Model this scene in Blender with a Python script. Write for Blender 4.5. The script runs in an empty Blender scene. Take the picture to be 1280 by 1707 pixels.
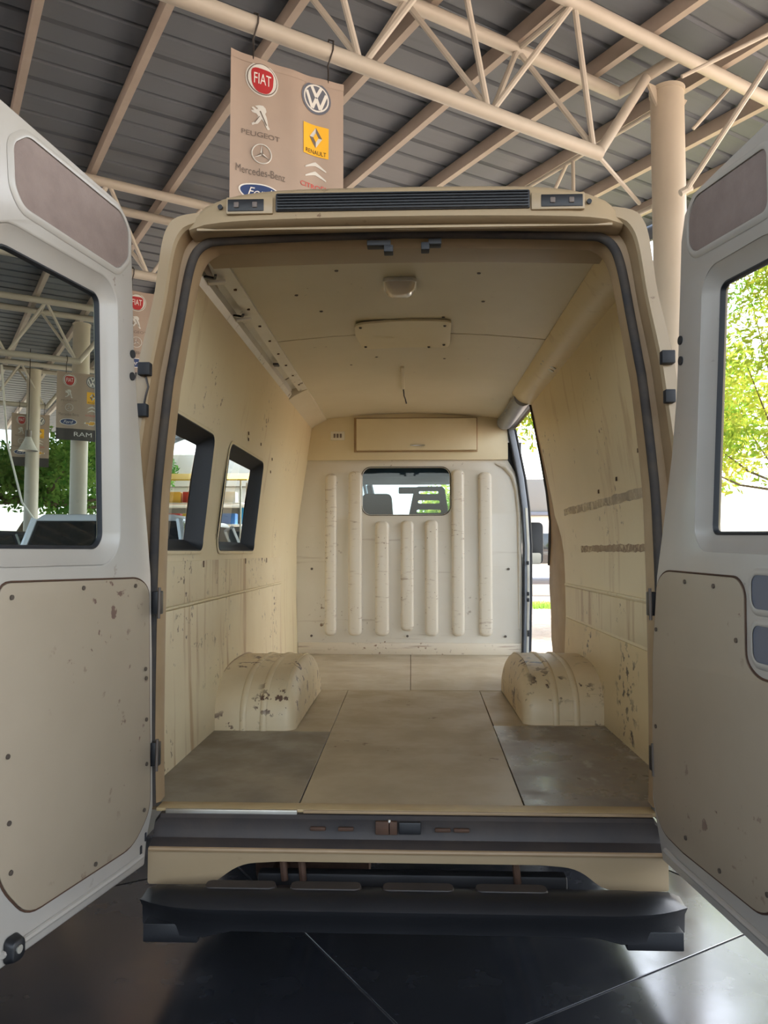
import bpy, bmesh, math, random
from mathutils import Vector, Matrix, geometry

scene = bpy.context.scene
COL = scene.collection
R = math.radians
random.seed(7)

# ------------------------------------------------------------------ camera, sky, sun, exposure
CAM = Vector((0.0, -2.506, 1.39))
cam_data = bpy.data.cameras.new('camera')
cam = bpy.data.objects.new('camera', cam_data)
COL.objects.link(cam)
cam.location = CAM
cam.rotation_euler = (R(90 + 2.97), 0, R(2.0))
cam_data.sensor_fit = 'HORIZONTAL'
cam_data.sensor_width = 36.0
cam_data.lens = 1283.0 / 1280.0 * 36.0
cam_data.clip_start = 0.02
cam_data.clip_end = 400
scene.camera = cam

world = bpy.data.worlds.new('sky')
scene.world = world
world.use_nodes = True
wn = world.node_tree
wn.nodes.clear()
wo = wn.nodes.new('ShaderNodeOutputWorld')
wb = wn.nodes.new('ShaderNodeBackground')
ws = wn.nodes.new('ShaderNodeTexSky')
ws.sky_type = 'NISHITA'
ws.sun_disc = False
ws.sun_elevation = R(59)
ws.sun_rotation = R(54)
ws.air_density = 1.3
ws.dust_density = 3.0
wb.inputs['Strength'].default_value = 0.42
wh = wn.nodes.new('ShaderNodeHueSaturation')
wh.inputs['Saturation'].default_value = 0.55
wn.links.new(ws.outputs[0], wh.inputs['Color'])
wn.links.new(wh.outputs[0], wb.inputs[0])
wn.links.new(wb.outputs[0], wo.inputs[0])

sun_data = bpy.data.lights.new('sun', 'SUN')
sun_data.energy = 7.5
sun_data.angle = R(1.0)
sun_data.color = (1.0, 0.96, 0.90)
sun = bpy.data.objects.new('sun', sun_data)
COL.objects.link(sun)
sun.location = (16, 14, 30)
sun.rotation_euler = Vector((0.55, 0.40, 1.15)).to_track_quat('Z', 'Y').to_euler()

vs = scene.view_settings
vs.view_transform = 'Standard'
vs.look = 'None'
vs.gamma = 1.0
vs.use_curve_mapping = False
vs.exposure = 1.42
try:
    scene.cycles.max_bounces = 8
    scene.cycles.diffuse_bounces = 5
    scene.cycles.glossy_bounces = 3
    scene.cycles.transmission_bounces = 6
    scene.cycles.transparent_max_bounces = 12
    scene.cycles.caustics_reflective = False
    scene.cycles.caustics_refractive = False
    scene.cycles.use_denoising = True
    scene.cycles.use_adaptive_sampling = True
    scene.cycles.adaptive_threshold = 0.03
    scene.cycles.sample_clamp_indirect = 8.0
except Exception:
    pass

# ------------------------------------------------------------------ materials
def S(r, g, b):
    def c(v):
        v /= 255.0
        return v / 12.92 if v <= 0.04045 else ((v + 0.055) / 1.055) ** 2.4
    return (c(r), c(g), c(b), 1.0)

def mat(name, col, rough=0.5, metal=0.0, var=None, chips=None, streak=None, bump=None, spec=0.5, coat=0.0, wear=None):
    """var=(scale, amount, colour); chips=(scale, threshold, colour, patch_scale, patch_threshold); streak=(scale_vec, threshold, colour, amount)"""
    m = bpy.data.materials.new(name)
    m.use_nodes = True
    nt = m.node_tree
    N, L = nt.nodes, nt.links
    b = N['Principled BSDF']
    b.inputs['Roughness'].default_value = rough
    b.inputs['Metallic'].default_value = metal
    b.inputs['Specular IOR Level'].default_value = spec
    b.inputs['Coat Weight'].default_value = coat
    b.inputs['Coat Roughness'].default_value = 0.14
    b.inputs['Base Color'].default_value = col
    tc = N.new('ShaderNodeTexCoord')
    cur = None
    def noise(scale, detail=4.0, vec=None, rgh=0.6):
        n = N.new('ShaderNodeTexNoise')
        n.inputs['Scale'].default_value = scale
        n.inputs['Detail'].default_value = detail
        n.inputs['Roughness'].default_value = rgh
        if vec is None:
            L.new(tc.outputs['Object'], n.inputs['Vector'])
        else:
            mp = N.new('ShaderNodeMapping')
            mp.inputs['Scale'].default_value = vec
            L.new(tc.outputs['Object'], mp.inputs['Vector'])
            L.new(mp.outputs[0], n.inputs['Vector'])
        return n.outputs['Fac']
    def ramp(sock, lo, hi, tmax=1.0):
        r = N.new('ShaderNodeMapRange')
        r.inputs['From Min'].default_value = lo
        r.inputs['From Max'].default_value = hi
        r.inputs['To Max'].default_value = tmax
        L.new(sock, r.inputs['Value'])
        return r.outputs[0]
    def mixc(fac, c2):
        nonlocal cur
        x = N.new('ShaderNodeMix')
        x.data_type = 'RGBA'
        L.new(fac, x.inputs['Factor'])
        if cur is None:
            x.inputs['A'].default_value = col
        else:
            L.new(cur, x.inputs['A'])
        x.inputs['B'].default_value = c2
        cur = x.outputs['Result']
    if var:
        mixc(ramp(noise(var[0]), 0.35, 0.7, var[1]), var[2])
    if streak:
        mixc(ramp(noise(1.0, 5.0, streak[0]), streak[1], streak[1] + 0.12, streak[3]), streak[2])
    if chips:
        a = ramp(noise(chips[0], 5.0), chips[1], chips[1] + 0.03)
        p = ramp(noise(chips[3], 2.0), chips[4], chips[4] + 0.12)
        mm = N.new('ShaderNodeMath')
        mm.operation = 'MULTIPLY'
        L.new(a, mm.inputs[0])
        L.new(p, mm.inputs[1])
        mixc(mm.outputs[0], chips[2])
    if cur is not None:
        L.new(cur, b.inputs['Base Color'])
    if wear:
        L.new(ramp(noise(wear[0], 4.0), 0.4, 0.65, 1.0), (rr := N.new('ShaderNodeMapRange')).inputs['Value'])
        rr.inputs['To Min'].default_value = wear[1]
        rr.inputs['To Max'].default_value = wear[2]
        L.new(rr.outputs[0], b.inputs['Roughness'])
    if bump:
        bp = N.new('ShaderNodeBump')
        bp.inputs['Strength'].default_value = bump[1]
        bp.inputs['Distance'].default_value = bump[2] if len(bump) > 2 else 0.004
        L.new(noise(bump[0], 4.0), bp.inputs['Height'])
        L.new(bp.outputs[0], b.inputs['Normal'])
    return m

def glass(name, tint, refl=1.0):
    m = bpy.data.materials.new(name)
    m.use_nodes = True
    nt = m.node_tree
    nt.nodes.clear()
    o = nt.nodes.new('ShaderNodeOutputMaterial')
    t = nt.nodes.new('ShaderNodeBsdfTransparent')
    t.inputs[0].default_value = tint
    g = nt.nodes.new('ShaderNodeBsdfGlossy')
    g.inputs['Roughness'].default_value = 0.02
    f = nt.nodes.new('ShaderNodeLayerWeight')
    f.inputs['Blend'].default_value = 0.5
    pw = nt.nodes.new('ShaderNodeMath')
    pw.operation = 'POWER'
    pw.inputs[1].default_value = 5.0
    mu = nt.nodes.new('ShaderNodeMath')
    mu.operation = 'MULTIPLY_ADD'
    mu.inputs[1].default_value = 0.9 * refl
    mu.inputs[2].default_value = 0.045 * refl
    nt.links.new(f.outputs['Facing'], pw.inputs[0])
    x = nt.nodes.new('ShaderNodeMixShader')
    nt.links.new(pw.outputs[0], mu.inputs[0])
    nt.links.new(mu.outputs[0], x.inputs[0])
    nt.links.new(t.outputs[0], x.inputs[1])
    nt.links.new(g.outputs[0], x.inputs[2])
    nt.links.new(x.outputs[0], o.inputs[0])
    return m

def leafmat(name, c1, c2):
    m = bpy.data.materials.new(name)
    m.use_nodes = True
    nt = m.node_tree
    nt.nodes.clear()
    o = nt.nodes.new('ShaderNodeOutputMaterial')
    d = nt.nodes.new('ShaderNodeBsdfDiffuse')
    t = nt.nodes.new('ShaderNodeBsdfTranslucent')
    x = nt.nodes.new('ShaderNodeMixShader')
    x.inputs[0].default_value = 0.5
    tc = nt.nodes.new('ShaderNodeTexCoord')
    n = nt.nodes.new('ShaderNodeTexNoise')
    n.inputs['Scale'].default_value = 1.6
    n.inputs['Detail'].default_value = 3
    r = nt.nodes.new('ShaderNodeValToRGB')
    r.color_ramp.elements[0].position = 0.38
    r.color_ramp.elements[0].color = c1
    r.color_ramp.elements[1].position = 0.64
    r.color_ramp.elements[1].color = c2
    L = nt.links
    L.new(tc.outputs['Object'], n.inputs['Vector'])
    L.new(n.outputs['Fac'], r.inputs[0])
    L.new(r.outputs[0], d.inputs[0])
    L.new(r.outputs[0], t.inputs[0])
    L.new(d.outputs[0], x.inputs[1])
    L.new(t.outputs[0], x.inputs[2])
    L.new(x.outputs[0], o.inputs[0])
    return m

RUST = S(92, 62, 44)
M = {}
M['cream_in'] = mat('cream interior paint', S(224, 208, 170), 0.38, var=(1.7, 0.35, S(208, 188, 146)), streak=((9, 9, 0.9), 0.60, S(176, 140, 92), 0.45), chips=(26, 0.62, S(110, 82, 60), 2.2, 0.56))
M['cream_low'] = mat('scuffed lower wall paint', S(222, 206, 170), 0.45, var=(2.2, 0.4, S(198, 176, 136)), streak=((10, 10, 0.8), 0.54, S(164, 122, 76), 0.65), chips=(24, 0.60, S(98, 76, 60), 2.6, 0.50))
M['cream_scuff'] = mat('heavily scraped wall paint', S(214, 192, 148), 0.5, var=(2.2, 0.4, S(190, 164, 120)), chips=(20, 0.56, S(84, 70, 60), 2.4, 0.46))
M['ceiling'] = mat('ceiling liner', S(216, 207, 184), 0.42, var=(1.4, 0.4, S(196, 184, 156)), chips=(30, 0.66, S(110, 90, 70), 2.0, 0.58))
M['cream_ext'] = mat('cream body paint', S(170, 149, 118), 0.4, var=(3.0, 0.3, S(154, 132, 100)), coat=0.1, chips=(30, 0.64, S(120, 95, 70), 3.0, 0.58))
M['jamb'] = mat('dusty door jamb paint', S(168, 142, 108), 0.5, var=(5.0, 0.5, S(136, 110, 80)))
M['bulk'] = mat('white bulkhead paint', S(222, 217, 206), 0.30, var=(2.0, 0.3, S(204, 194, 176)), chips=(22, 0.62, S(130, 108, 90), 3.0, 0.54), streak=((0.9, 4, 16), 0.63, S(150, 128, 108), 0.5))
M['rib'] = mat('scratched rib paint', S(224, 216, 200), 0.32, chips=(40, 0.62, S(140, 116, 98), 5.0, 0.50), streak=((8, 4, 40), 0.60, S(150, 122, 100), 0.6))
M['kick'] = mat('scratched kick strip', S(220, 208, 188), 0.4, chips=(26, 0.60, S(146, 118, 96), 3.0, 0.45), streak=((3, 4, 50), 0.58, S(142, 106, 80), 0.7))
M['hatch'] = mat('overhead locker paint', S(226, 214, 182), 0.4, var=(3, 0.3, S(208, 192, 152)))
M['door'] = mat('door inner shell paint', S(178, 172, 163), 0.36, coat=0.15, var=(3.0, 0.35, S(160, 151, 138)), chips=(24, 0.64, S(110, 86, 70), 2.4, 0.58))
M['trim'] = mat('door trim board', S(166, 151, 130), 0.5, var=(2.0, 0.4, S(150, 135, 114)), chips=(18, 0.62, S(108, 82, 72), 2.4, 0.53))
M['felt'] = mat('brown felt panel', S(142, 126, 118), 0.95, var=(14, 0.5, S(120, 104, 98)), bump=(160, 0.5, 0.003))
M['rubber'] = mat('black rubber', S(40, 42, 46), 0.6)
M['seal'] = mat('dusty rubber seal', S(64, 62, 62), 0.9, spec=0.2, var=(8, 0.5, S(100, 88, 74)))
M['black'] = mat('black plastic', S(26, 27, 30), 0.42, var=(6, 0.3, S(40, 40, 42)), bump=(220, 0.15, 0.002))
M['sill'] = mat('worn black sill', S(48, 44, 44), 0.55, var=(5, 0.5, S(78, 66, 56)), bump=(40, 0.2))
M['dark'] = mat('dark underbody', S(20, 20, 22), 0.6, var=(6, 0.4, S(40, 36, 32)))
M['steel'] = mat('bare metal', S(190, 186, 176), 0.35, metal=0.75, var=(8, 0.5, S(150, 138, 118)))
M['rail'] = mat('galvanised rail', S(226, 224, 216), 0.35, metal=0.15, var=(5, 0.4, S(198, 190, 172)), chips=(20, 0.62, S(90, 76, 64), 3.0, 0.52))
M['blue_rail'] = mat('grey slide rail', S(150, 156, 166), 0.4, metal=0.2, var=(5, 0.5, S(118, 124, 136)))
M['rusty'] = mat('rusty striker', S(96, 70, 54), 0.7, metal=0.3, var=(20, 0.6, S(60, 46, 40)))
M['chrome'] = mat('chrome', S(225, 225, 222), 0.14, metal=1.0)
M['screw'] = mat('dull screw', S(96, 86, 78), 0.5, metal=0.4)
M['arch'] = mat('scraped wheel arch paint', S(212, 194, 158), 0.45, var=(3.0, 0.45, S(182, 158, 120)), chips=(20, 0.57, S(100, 76, 62), 3.4, 0.44))
M['arch_r'] = mat('worn wheel arch paint', S(206, 186, 150), 0.42, var=(3.0, 0.5, S(176, 152, 114)), chips=(16, 0.56, S(84, 66, 56), 3.0, 0.44), streak=((3, 3, 40), 0.62, S(112, 86, 66), 0.8))
M['fl_mid'] = mat('tan floor sheet', S(178, 161, 130), 0.5, var=(2.0, 0.5, S(154, 136, 108)), chips=(14, 0.64, S(110, 88, 66), 2.0, 0.55), wear=(4, 0.36, 0.6))
M['fl_grey'] = mat('grey floor sheet', S(132, 122, 106), 0.5, var=(3.0, 0.55, S(108, 98, 86)), streak=((2, 0.7, 1), 0.6, S(160, 146, 122), 0.5), wear=(4, 0.3, 0.6))
M['fl_worn_glint'] = mat('worn floor sheet with painted reflections', S(118, 108, 98), 0.4, var=(4.0, 0.5, S(140, 130, 118)), streak=((9, 5, 1), 0.60, S(206, 204, 200), 0.75), wear=(5, 0.2, 0.5))  # worn sheet; the white streaks are reflections painted into the colour
M['fl_front'] = mat('pale floor sheet', S(182, 168, 142), 0.42, var=(2.6, 0.5, S(160, 144, 118)), streak=((0.7, 3, 1), 0.58, S(206, 194, 170), 0.5), wear=(4, 0.28, 0.5))
M['fl_edge'] = mat('tan threshold', S(196, 172, 128), 0.45, var=(6, 0.5, S(160, 134, 96)))
M['glass'] = glass('window glass', (0.62, 0.72, 0.72, 1))
M['glass_dark'] = glass('tinted glass', (0.40, 0.56, 0.64, 1), 0.9)
M['glass_clear'] = glass('clear glass', (0.88, 0.92, 0.92, 1))
M['lamp_lens'] = mat('clear lamp lens', S(226, 214, 196), 0.12, spec=0.8, coat=0.8)
M['grille'] = mat('dark grille', S(34, 36, 42), 0.45)
M['cloth'] = mat('dark seat cloth', S(52, 56, 62), 0.9, bump=(120, 0.4))
M['cabtrim'] = mat('cab plastic', S(60, 64, 70), 0.6)
M['outlet'] = mat('socket plate', S(232, 228, 214), 0.4)
M['tyre'] = mat('tyre rubber', S(30, 30, 32), 0.85)
M['beam'] = mat('beige painted steel', S(194, 187, 175), 0.42, var=(2.0, 0.3, S(174, 163, 147)))
M['purlin'] = mat('grey beige purlin', S(188, 176, 164), 0.5, var=(2.0, 0.5, S(160, 142, 130)))
M['sheet'] = mat('corrugated zinc sheet', S(104, 112, 122), 0.55, metal=0.1, var=(0.5, 0.5, S(106, 108, 112)), streak=((0.4, 6, 1), 0.55, S(92, 98, 106), 0.4))
M['column'] = mat('column paint', S(196, 186, 170), 0.5, var=(1.2, 0.4, S(176, 164, 146)), chips=(10, 0.66, S(140, 120, 100), 1.0, 0.6))
M['tile'] = mat('dark polished floor tile', S(34, 36, 40), 0.14, coat=0.8, var=(2.0, 0.5, S(46, 48, 54)), wear=(3, 0.14, 0.34))
M['grout'] = mat('floor joint', S(84, 84, 86), 0.7)
M['dirt'] = mat('pale dirt', S(164, 148, 134), 0.9, var=(0.5, 0.5, S(142, 124, 108)), bump=(6, 0.4, 0.02))
M['concrete'] = mat('grey concrete', S(176, 172, 164), 0.8, var=(1, 0.4, S(150, 146, 138)))
M['fabric'] = mat('taupe banner fabric', S(172, 154, 140), 0.7, var=(2.2, 0.35, S(158, 140, 128)))
for k, c in {'red': (176, 44, 48), 'white': (232, 230, 224), 'navy': (40, 62, 110), 'steelgrey': (104, 108, 120), 'silver': (214, 212, 206), 'yellow': (246, 186, 44), 'black': (28, 26, 26), 'greyprint': (112, 100, 92), 'redprint': (206, 74, 70), 'gold': (214, 160, 60), 'darkband': (52, 50, 52)}.items():
    M['p_' + k] = mat(k + ' print', S(*c), 0.5)
M['wire'] = mat('dark wire', S(60, 54, 50), 0.5, metal=0.5)
M['bark'] = mat('bark', S(112, 98, 82), 0.9, var=(6, 0.5, S(80, 68, 56)), bump=(20, 0.8, 0.02))
M['leaf'] = leafmat('sunlit leaves', S(120, 160, 60), S(206, 204, 90))
M['leaf_dark'] = leafmat('green leaves', S(70, 120, 50), S(130, 166, 80))
M['grass'] = leafmat('grass', S(110, 150, 60), S(160, 176, 90))
M['car_white'] = mat('white car paint', S(226, 228, 230), 0.2, coat=0.6)
M['car_dark'] = mat('dark car paint', S(44, 50, 58), 0.18, coat=0.6)
M['car_blue'] = mat('dark blue van paint', S(40, 56, 78), 0.25, coat=0.5)
M['car_glass'] = mat('car window', S(30, 36, 40), 0.06, spec=0.8)
M['lamp_red'] = mat('red lamp', S(170, 30, 30), 0.2, coat=0.5)
M['wall_white'] = mat('white render', S(232, 228, 220), 0.7)
M['wall_grey'] = mat('grey render', S(118, 116, 112), 0.7)
M['sign_blue'] = mat('blue sign', S(30, 140, 200), 0.4)
M['crate_y'] = mat('yellow crate', S(232, 190, 80), 0.5)
M['crate_r'] = mat('red crate', S(196, 70, 60), 0.5)
M['crate_w'] = mat('white crate', S(230, 226, 218), 0.5)
M['crate_b'] = mat('blue crate', S(60, 110, 170), 0.5)
M['orange'] = mat('orange plastic', S(226, 96, 50), 0.5)

# ------------------------------------------------------------------ builders
def tag(o, label=None, cat=None, group=None, kind=None):
    if label: o['label'] = label
    if cat: o['category'] = cat
    if group: o['group'] = group
    if kind: o['kind'] = kind
    return o

def empty(name, loc=(0, 0, 0), rz=0.0, parent=None):
    o = bpy.data.objects.new(name, None)
    COL.objects.link(o)
    o.location = loc
    o.rotation_euler = (0, 0, rz)
    o.empty_display_size = 0.1
    o.parent = parent
    return o

def link(name, me, parent=None):
    o = bpy.data.objects.new(name, me)
    COL.objects.link(o)
    o.parent = parent
    return o

def finish(bm, name, material, parent=None, bevel=0.0, seg=2, smooth=40, merge=True):
    if merge:
        bmesh.ops.remove_doubles(bm, verts=bm.verts, dist=1e-5)
    bmesh.ops.recalc_face_normals(bm, faces=bm.faces)
    if bevel > 0:
        es = [e for e in bm.edges if len(e.link_faces) == 2 and e.calc_face_angle(0) > R(38)]
        if es:
            bmesh.ops.bevel(bm, geom=es, offset=bevel, segments=seg, profile=0.5, affect='EDGES', clamp_overlap=True)
    me = bpy.data.meshes.new(name)
    bm.to_mesh(me)
    bm.free()
    me.materials.append(material)
    if smooth:
        me.polygons.foreach_set('use_smooth', [True] * len(me.polygons))
        me.set_sharp_from_angle(angle=R(smooth))
    return link(name, me, parent)

class MB:
    def __init__(self):
        self.bm = bmesh.new()
    def face(self, vs):
        try:
            return self.bm.faces.new(vs)
        except ValueError:
            return None
    def box(self, c, s, mtx=None):
        c = Vector(c)
        vs = []
        for dx in (-.5, .5):
            for dy in (-.5, .5):
                for dz in (-.5, .5):
                    p = Vector((dx * s[0], dy * s[1], dz * s[2]))
                    if mtx is not None:
                        p = mtx @ p
                    vs.append(self.bm.verts.new(c + p))
        for f in ((0, 1, 3, 2), (4, 6, 7, 5), (0, 4, 5, 1), (2, 3, 7, 6), (0, 2, 6, 4), (1, 5, 7, 3)):
            self.face([vs[i] for i in f])
        return self
    def bar(self, a, b, w, h, up=(0, 0, 1)):
        a, b = Vector(a), Vector(b)
        y = (b - a).normalized()
        x = y.cross(Vector(up))
        if x.length < 1e-4:
            x = y.cross(Vector((1, 0, 0)))
        x.normalize()
        z = x.cross(y)
        m = Matrix((x, y, z)).transposed()
        return self.box((a + b) / 2, (w, (b - a).length, h), m)
    def tube(self, pts, r, seg=10, closed=False, caps=True):
        pts = [Vector(p) for p in pts]
        n = len(pts)
        rs = r if isinstance(r, (list, tuple)) else [r] * n
        rings = []
        prev = None
        for i, p in enumerate(pts):
            if closed:
                t = pts[(i + 1) % n] - pts[i - 1]
            else:
                t = pts[min(i + 1, n - 1)] - pts[max(i - 1, 0)]
            t.normalize()
            if prev is None:
                a = Vector((0, 0, 1)) if abs(t.z) < 0.9 else Vector((1, 0, 0))
                x = t.cross(a).normalized()
            else:
                x = (prev - t * prev.dot(t)).normalized()
            prev = x
            y = t.cross(x)
            rings.append([self.bm.verts.new(p + (x * math.cos(2 * math.pi * k / seg) + y * math.sin(2 * math.pi * k / seg)) * rs[i]) for k in range(seg)])
        m = n if closed else n - 1
        for i in range(m):
            A, B = rings[i], rings[(i + 1) % n]
            for k in range(seg):
                self.face((A[k], A[(k + 1) % seg], B[(k + 1) % seg], B[k]))
        if caps and not closed:
            self.face(rings[0])
            self.face(rings[-1])
        return self
    def loft(self, rings, closed=True, caps=True):
        rs = [[self.bm.verts.new(Vector(p)) for p in ring] for ring in rings]
        n = len(rs[0])
        for i in range(len(rs) - 1):
            for k in range(n if closed else n - 1):
                self.face((rs[i][k], rs[i][(k + 1) % n], rs[i + 1][(k + 1) % n], rs[i + 1][k]))
        if caps and closed:
            self.face(rs[0])
            self.face(rs[-1])
        return self
    def prism(self, poly, f0, f1):
        """poly: 2D points, f0/f1 map (a,b) to 3D on the two sides"""
        return self.loft([[f0(a, b) for a, b in poly], [f1(a, b) for a, b in poly]])
    def lathe(self, prof, origin=(0, 0, 0), axis='Z', seg=24, caps=True):
        o = Vector(origin)
        rings = []
        for r, h in prof:
            ring = []
            for k in range(seg):
                a = 2 * math.pi * k / seg
                c, s = r * math.cos(a), r * math.sin(a)
                p = {'Z': (c, s, h), 'X': (h, c, s), 'Y': (c, h, s)}[axis]
                ring.append(o + Vector(p))
            rings.append(ring)
        return self.loft(rings, True, caps)
    def build(self, name, material, parent=None, bevel=0.0, seg=2, smooth=40):
        return finish(self.bm, name, material, parent, bevel, seg, smooth)

def rrect(x0, x1, y0, y1, r, n=5):
    pts = []
    for cx, cy, a0 in ((x1 - r, y1 - r, 0), (x0 + r, y1 - r, 90), (x0 + r, y0 + r, 180), (x1 - r, y0 + r, 270)):
        for k in range(n + 1):
            a = R(a0 + 90 * k / n)
            pts.append((cx + r * math.cos(a), cy + r * math.sin(a)))
    return pts

def rounded(poly, r, n=5):
    """round the corners of a polygon; r is one radius or one for each corner"""
    out = []
    m = len(poly)
    for i in range(m):
        p = Vector(poly[i]).to_2d() if len(poly[i]) > 2 else Vector(poly[i])
        a = Vector(poly[i - 1])
        b = Vector(poly[(i + 1) % m])
        ri = r[i] if isinstance(r, (list, tuple)) else r
        if ri <= 0:
            out.append((p.x, p.y))
            continue
        d1, d2 = (a - p), (b - p)
        k = min(ri, d1.length * 0.48, d2.length * 0.48)
        s, e = p + d1.normalized() * k, p + d2.normalized() * k
        for j in range(n + 1):
            t = j / n
            q = s * (1 - t) ** 2 + p * 2 * t * (1 - t) + e * t * t
            out.append((q.x, q.y))
    return out

def offset_poly(poly, d):
    c = Vector((sum(p[0] for p in poly) / len(poly), sum(p[1] for p in poly) / len(poly)))
    out = []
    n = len(poly)
    area = sum(poly[i][0] * poly[(i + 1) % n][1] - poly[(i + 1) % n][0] * poly[i][1] for i in range(n))
    sg = 1 if area > 0 else -1
    for i in range(n):
        a, p, b = Vector(poly[i - 1]), Vector(poly[i]), Vector(poly[(i + 1) % n])
        e1, e2 = (p - a), (b - p)
        if e1.length < 1e-6: e1 = e2
        if e2.length < 1e-6: e2 = e1
        e1.normalize(); e2.normalize()
        nrm = Vector((e1.y + e2.y, -(e1.x + e2.x))) * sg
        if nrm.length < 1e-6:
            nrm = Vector((e1.y, -e1.x)) * sg
        nrm.normalize()
        cosv = max(0.5, nrm.dot(Vector((e1.y, -e1.x)) * sg))
        q = p + nrm * d / cosv
        out.append((q.x, q.y))
    return out

def sheet(name, outer, holes, fmap, material, parent=None, cuts_a=(), cuts_b=(), thick=None, bevel=0.0, seg=2, smooth=40):
    """flat outline with holes in (a, b), cut along lines, then mapped to 3D by fmap(a, b, depth)"""
    polys = [outer] + list(holes)
    flat = [p for q in polys for p in q]
    tri = geometry.tessellate_polygon([[Vector((p[0], p[1], 0)) for p in q] for q in polys])
    bm = bmesh.new()
    vs = [bm.verts.new((p[0], p[1], 0)) for p in flat]
    for t in tri:
        try:
            bm.faces.new([vs[i] for i in t])
        except ValueError:
            pass
    bmesh.ops.remove_doubles(bm, verts=bm.verts, dist=1e-5)
    for c in cuts_a:
        bmesh.ops.bisect_plane(bm, geom=bm.verts[:] + bm.edges[:] + bm.faces[:], plane_co=(c, 0, 0), plane_no=(1, 0, 0), dist=1e-5)
    for c in cuts_b:
        bmesh.ops.bisect_plane(bm, geom=bm.verts[:] + bm.edges[:] + bm.faces[:], plane_co=(0, c, 0), plane_no=(0, 1, 0), dist=1e-5)
    if thick:
        bm.verts.ensure_lookup_table()
        orig = list(bm.verts)
        low = {v: bm.verts.new(v.co) for v in orig}
        faces = list(bm.faces)
        bnd = [(e.verts[0], e.verts[1]) for e in bm.edges if len(e.link_faces) == 1]
        for f in faces:
            bm.faces.new([low[v] for v in reversed(f.verts)])
        for a, b in bnd:
            bm.faces.new((a, b, low[b], low[a]))
        for v in orig:
            w = low[v]
            w.co = Vector(fmap(w.co.x, w.co.y, thick))
        for v in orig:
            v.co = Vector(fmap(v.co.x, v.co.y, 0.0))
    else:
        for v in bm.verts:
            v.co = Vector(fmap(v.co.x, v.co.y, 0.0))
    return finish(bm, name, material, parent, bevel, seg, smooth)

def ringstrip(name, poly_a, fa, poly_b, fb, material, parent=None, smooth=40):
    """closed strip between two outlines with the same number of points"""
    mb = MB()
    mb.loft([[fa(*p) for p in poly_a], [fb(*p) for p in poly_b]], True, False)
    return mb.build(name, material, parent, smooth=smooth)

def copy_tree(o, parent=None):
    c = o.copy()
    COL.objects.link(c)
    c.parent = parent
    for ch in [x for x in bpy.data.objects if x.parent == o]:
        copy_tree(ch, c)
    return c

def text_obj(s, name, width, height, fmap, material, parent=None, shear=0.0):
    """lettering as flat mesh, centred, fitted to width x height, mapped by fmap(x, z)"""
    cu = bpy.data.curves.new('lettering', 'FONT')
    cu.body = s
    cu.align_x = 'CENTER'
    cu.resolution_u = 3
    cu.shear = shear
    to = bpy.data.objects.new('lettering', cu)
    COL.objects.link(to)
    dg = bpy.context.evaluated_depsgraph_get()
    me = bpy.data.meshes.new_from_object(to.evaluated_get(dg))
    bpy.data.objects.remove(to)
    xs = [v.co.x for v in me.vertices]
    ys = [v.co.y for v in me.vertices]
    x0, x1, y0, y1 = min(xs), max(xs), min(ys), max(ys)
    for v in me.vertices:
        x = (v.co.x - (x0 + x1) / 2) / (x1 - x0) * width
        z = (v.co.y - (y0 + y1) / 2) / (y1 - y0) * height
        v.co = Vector(fmap(x, z))
    me.materials.clear()
    me.materials.append(material)
    me.name = name
    return link(name, me, parent)

def interp(tab, z):
    if z <= tab[0][0]: return tab[0][1]
    for (a, va), (b, vb) in zip(tab, tab[1:]):
        if z <= b:
            return va + (vb - va) * (z - a) / (b - a)
    return tab[-1][1]

# shed grid: t runs along the trusses, p across them
TD = Vector((math.sin(R(57)), math.cos(R(57)), 0))
PD = Vector((-TD.y, TD.x, 0))
def tp(t, p, z=0.0):
    return Vector((CAM.x, CAM.y, 0)) + TD * t + PD * p + Vector((0, 0, z))
SHED = math.atan2(TD.y, TD.x)

# ------------------------------------------------------------------ the setting: ground, floor, roof
g = MB()
g.box((0, 0, -0.16), (240, 240, 0.2))
tag(g.build('ground', M['dirt'], smooth=0), 'pale dusty ground outside the shed', 'ground', kind='structure')

fl = MB()
fl.loft([[tp(a, b, z) for a, b in ((-9, -6), (6.95, -6), (6.95, 30), (-9, 30))] for z in (-0.08, -0.004)])
floor = tag(fl.build('floor', M['grout'], smooth=0), 'dark polished floor of the shed under the van', 'floor', kind='structure')
tile_me = None
TS = 1.6
for i in range(-5, 4):
    for j in range(-4, 15):
        t0, p0 = 1.237 + i * TS, 1.79 + j * TS
        tmax = 6.95
        if t0 + TS > tmax + 0.3:
            continue
        if tile_me is None:
            b_ = MB()
            b_.box((TS / 2, TS / 2, -0.004), (TS - 0.009, TS - 0.009, 0.010))
            o = b_.build('tile', M['tile'], floor, bevel=0.0015, seg=1)
            tile_me = o.data
        else:
            o = link('tile', tile_me, floor)
        o.location = tp(t0, p0)
        o.rotation_euler = (0, 0, SHED)

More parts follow.
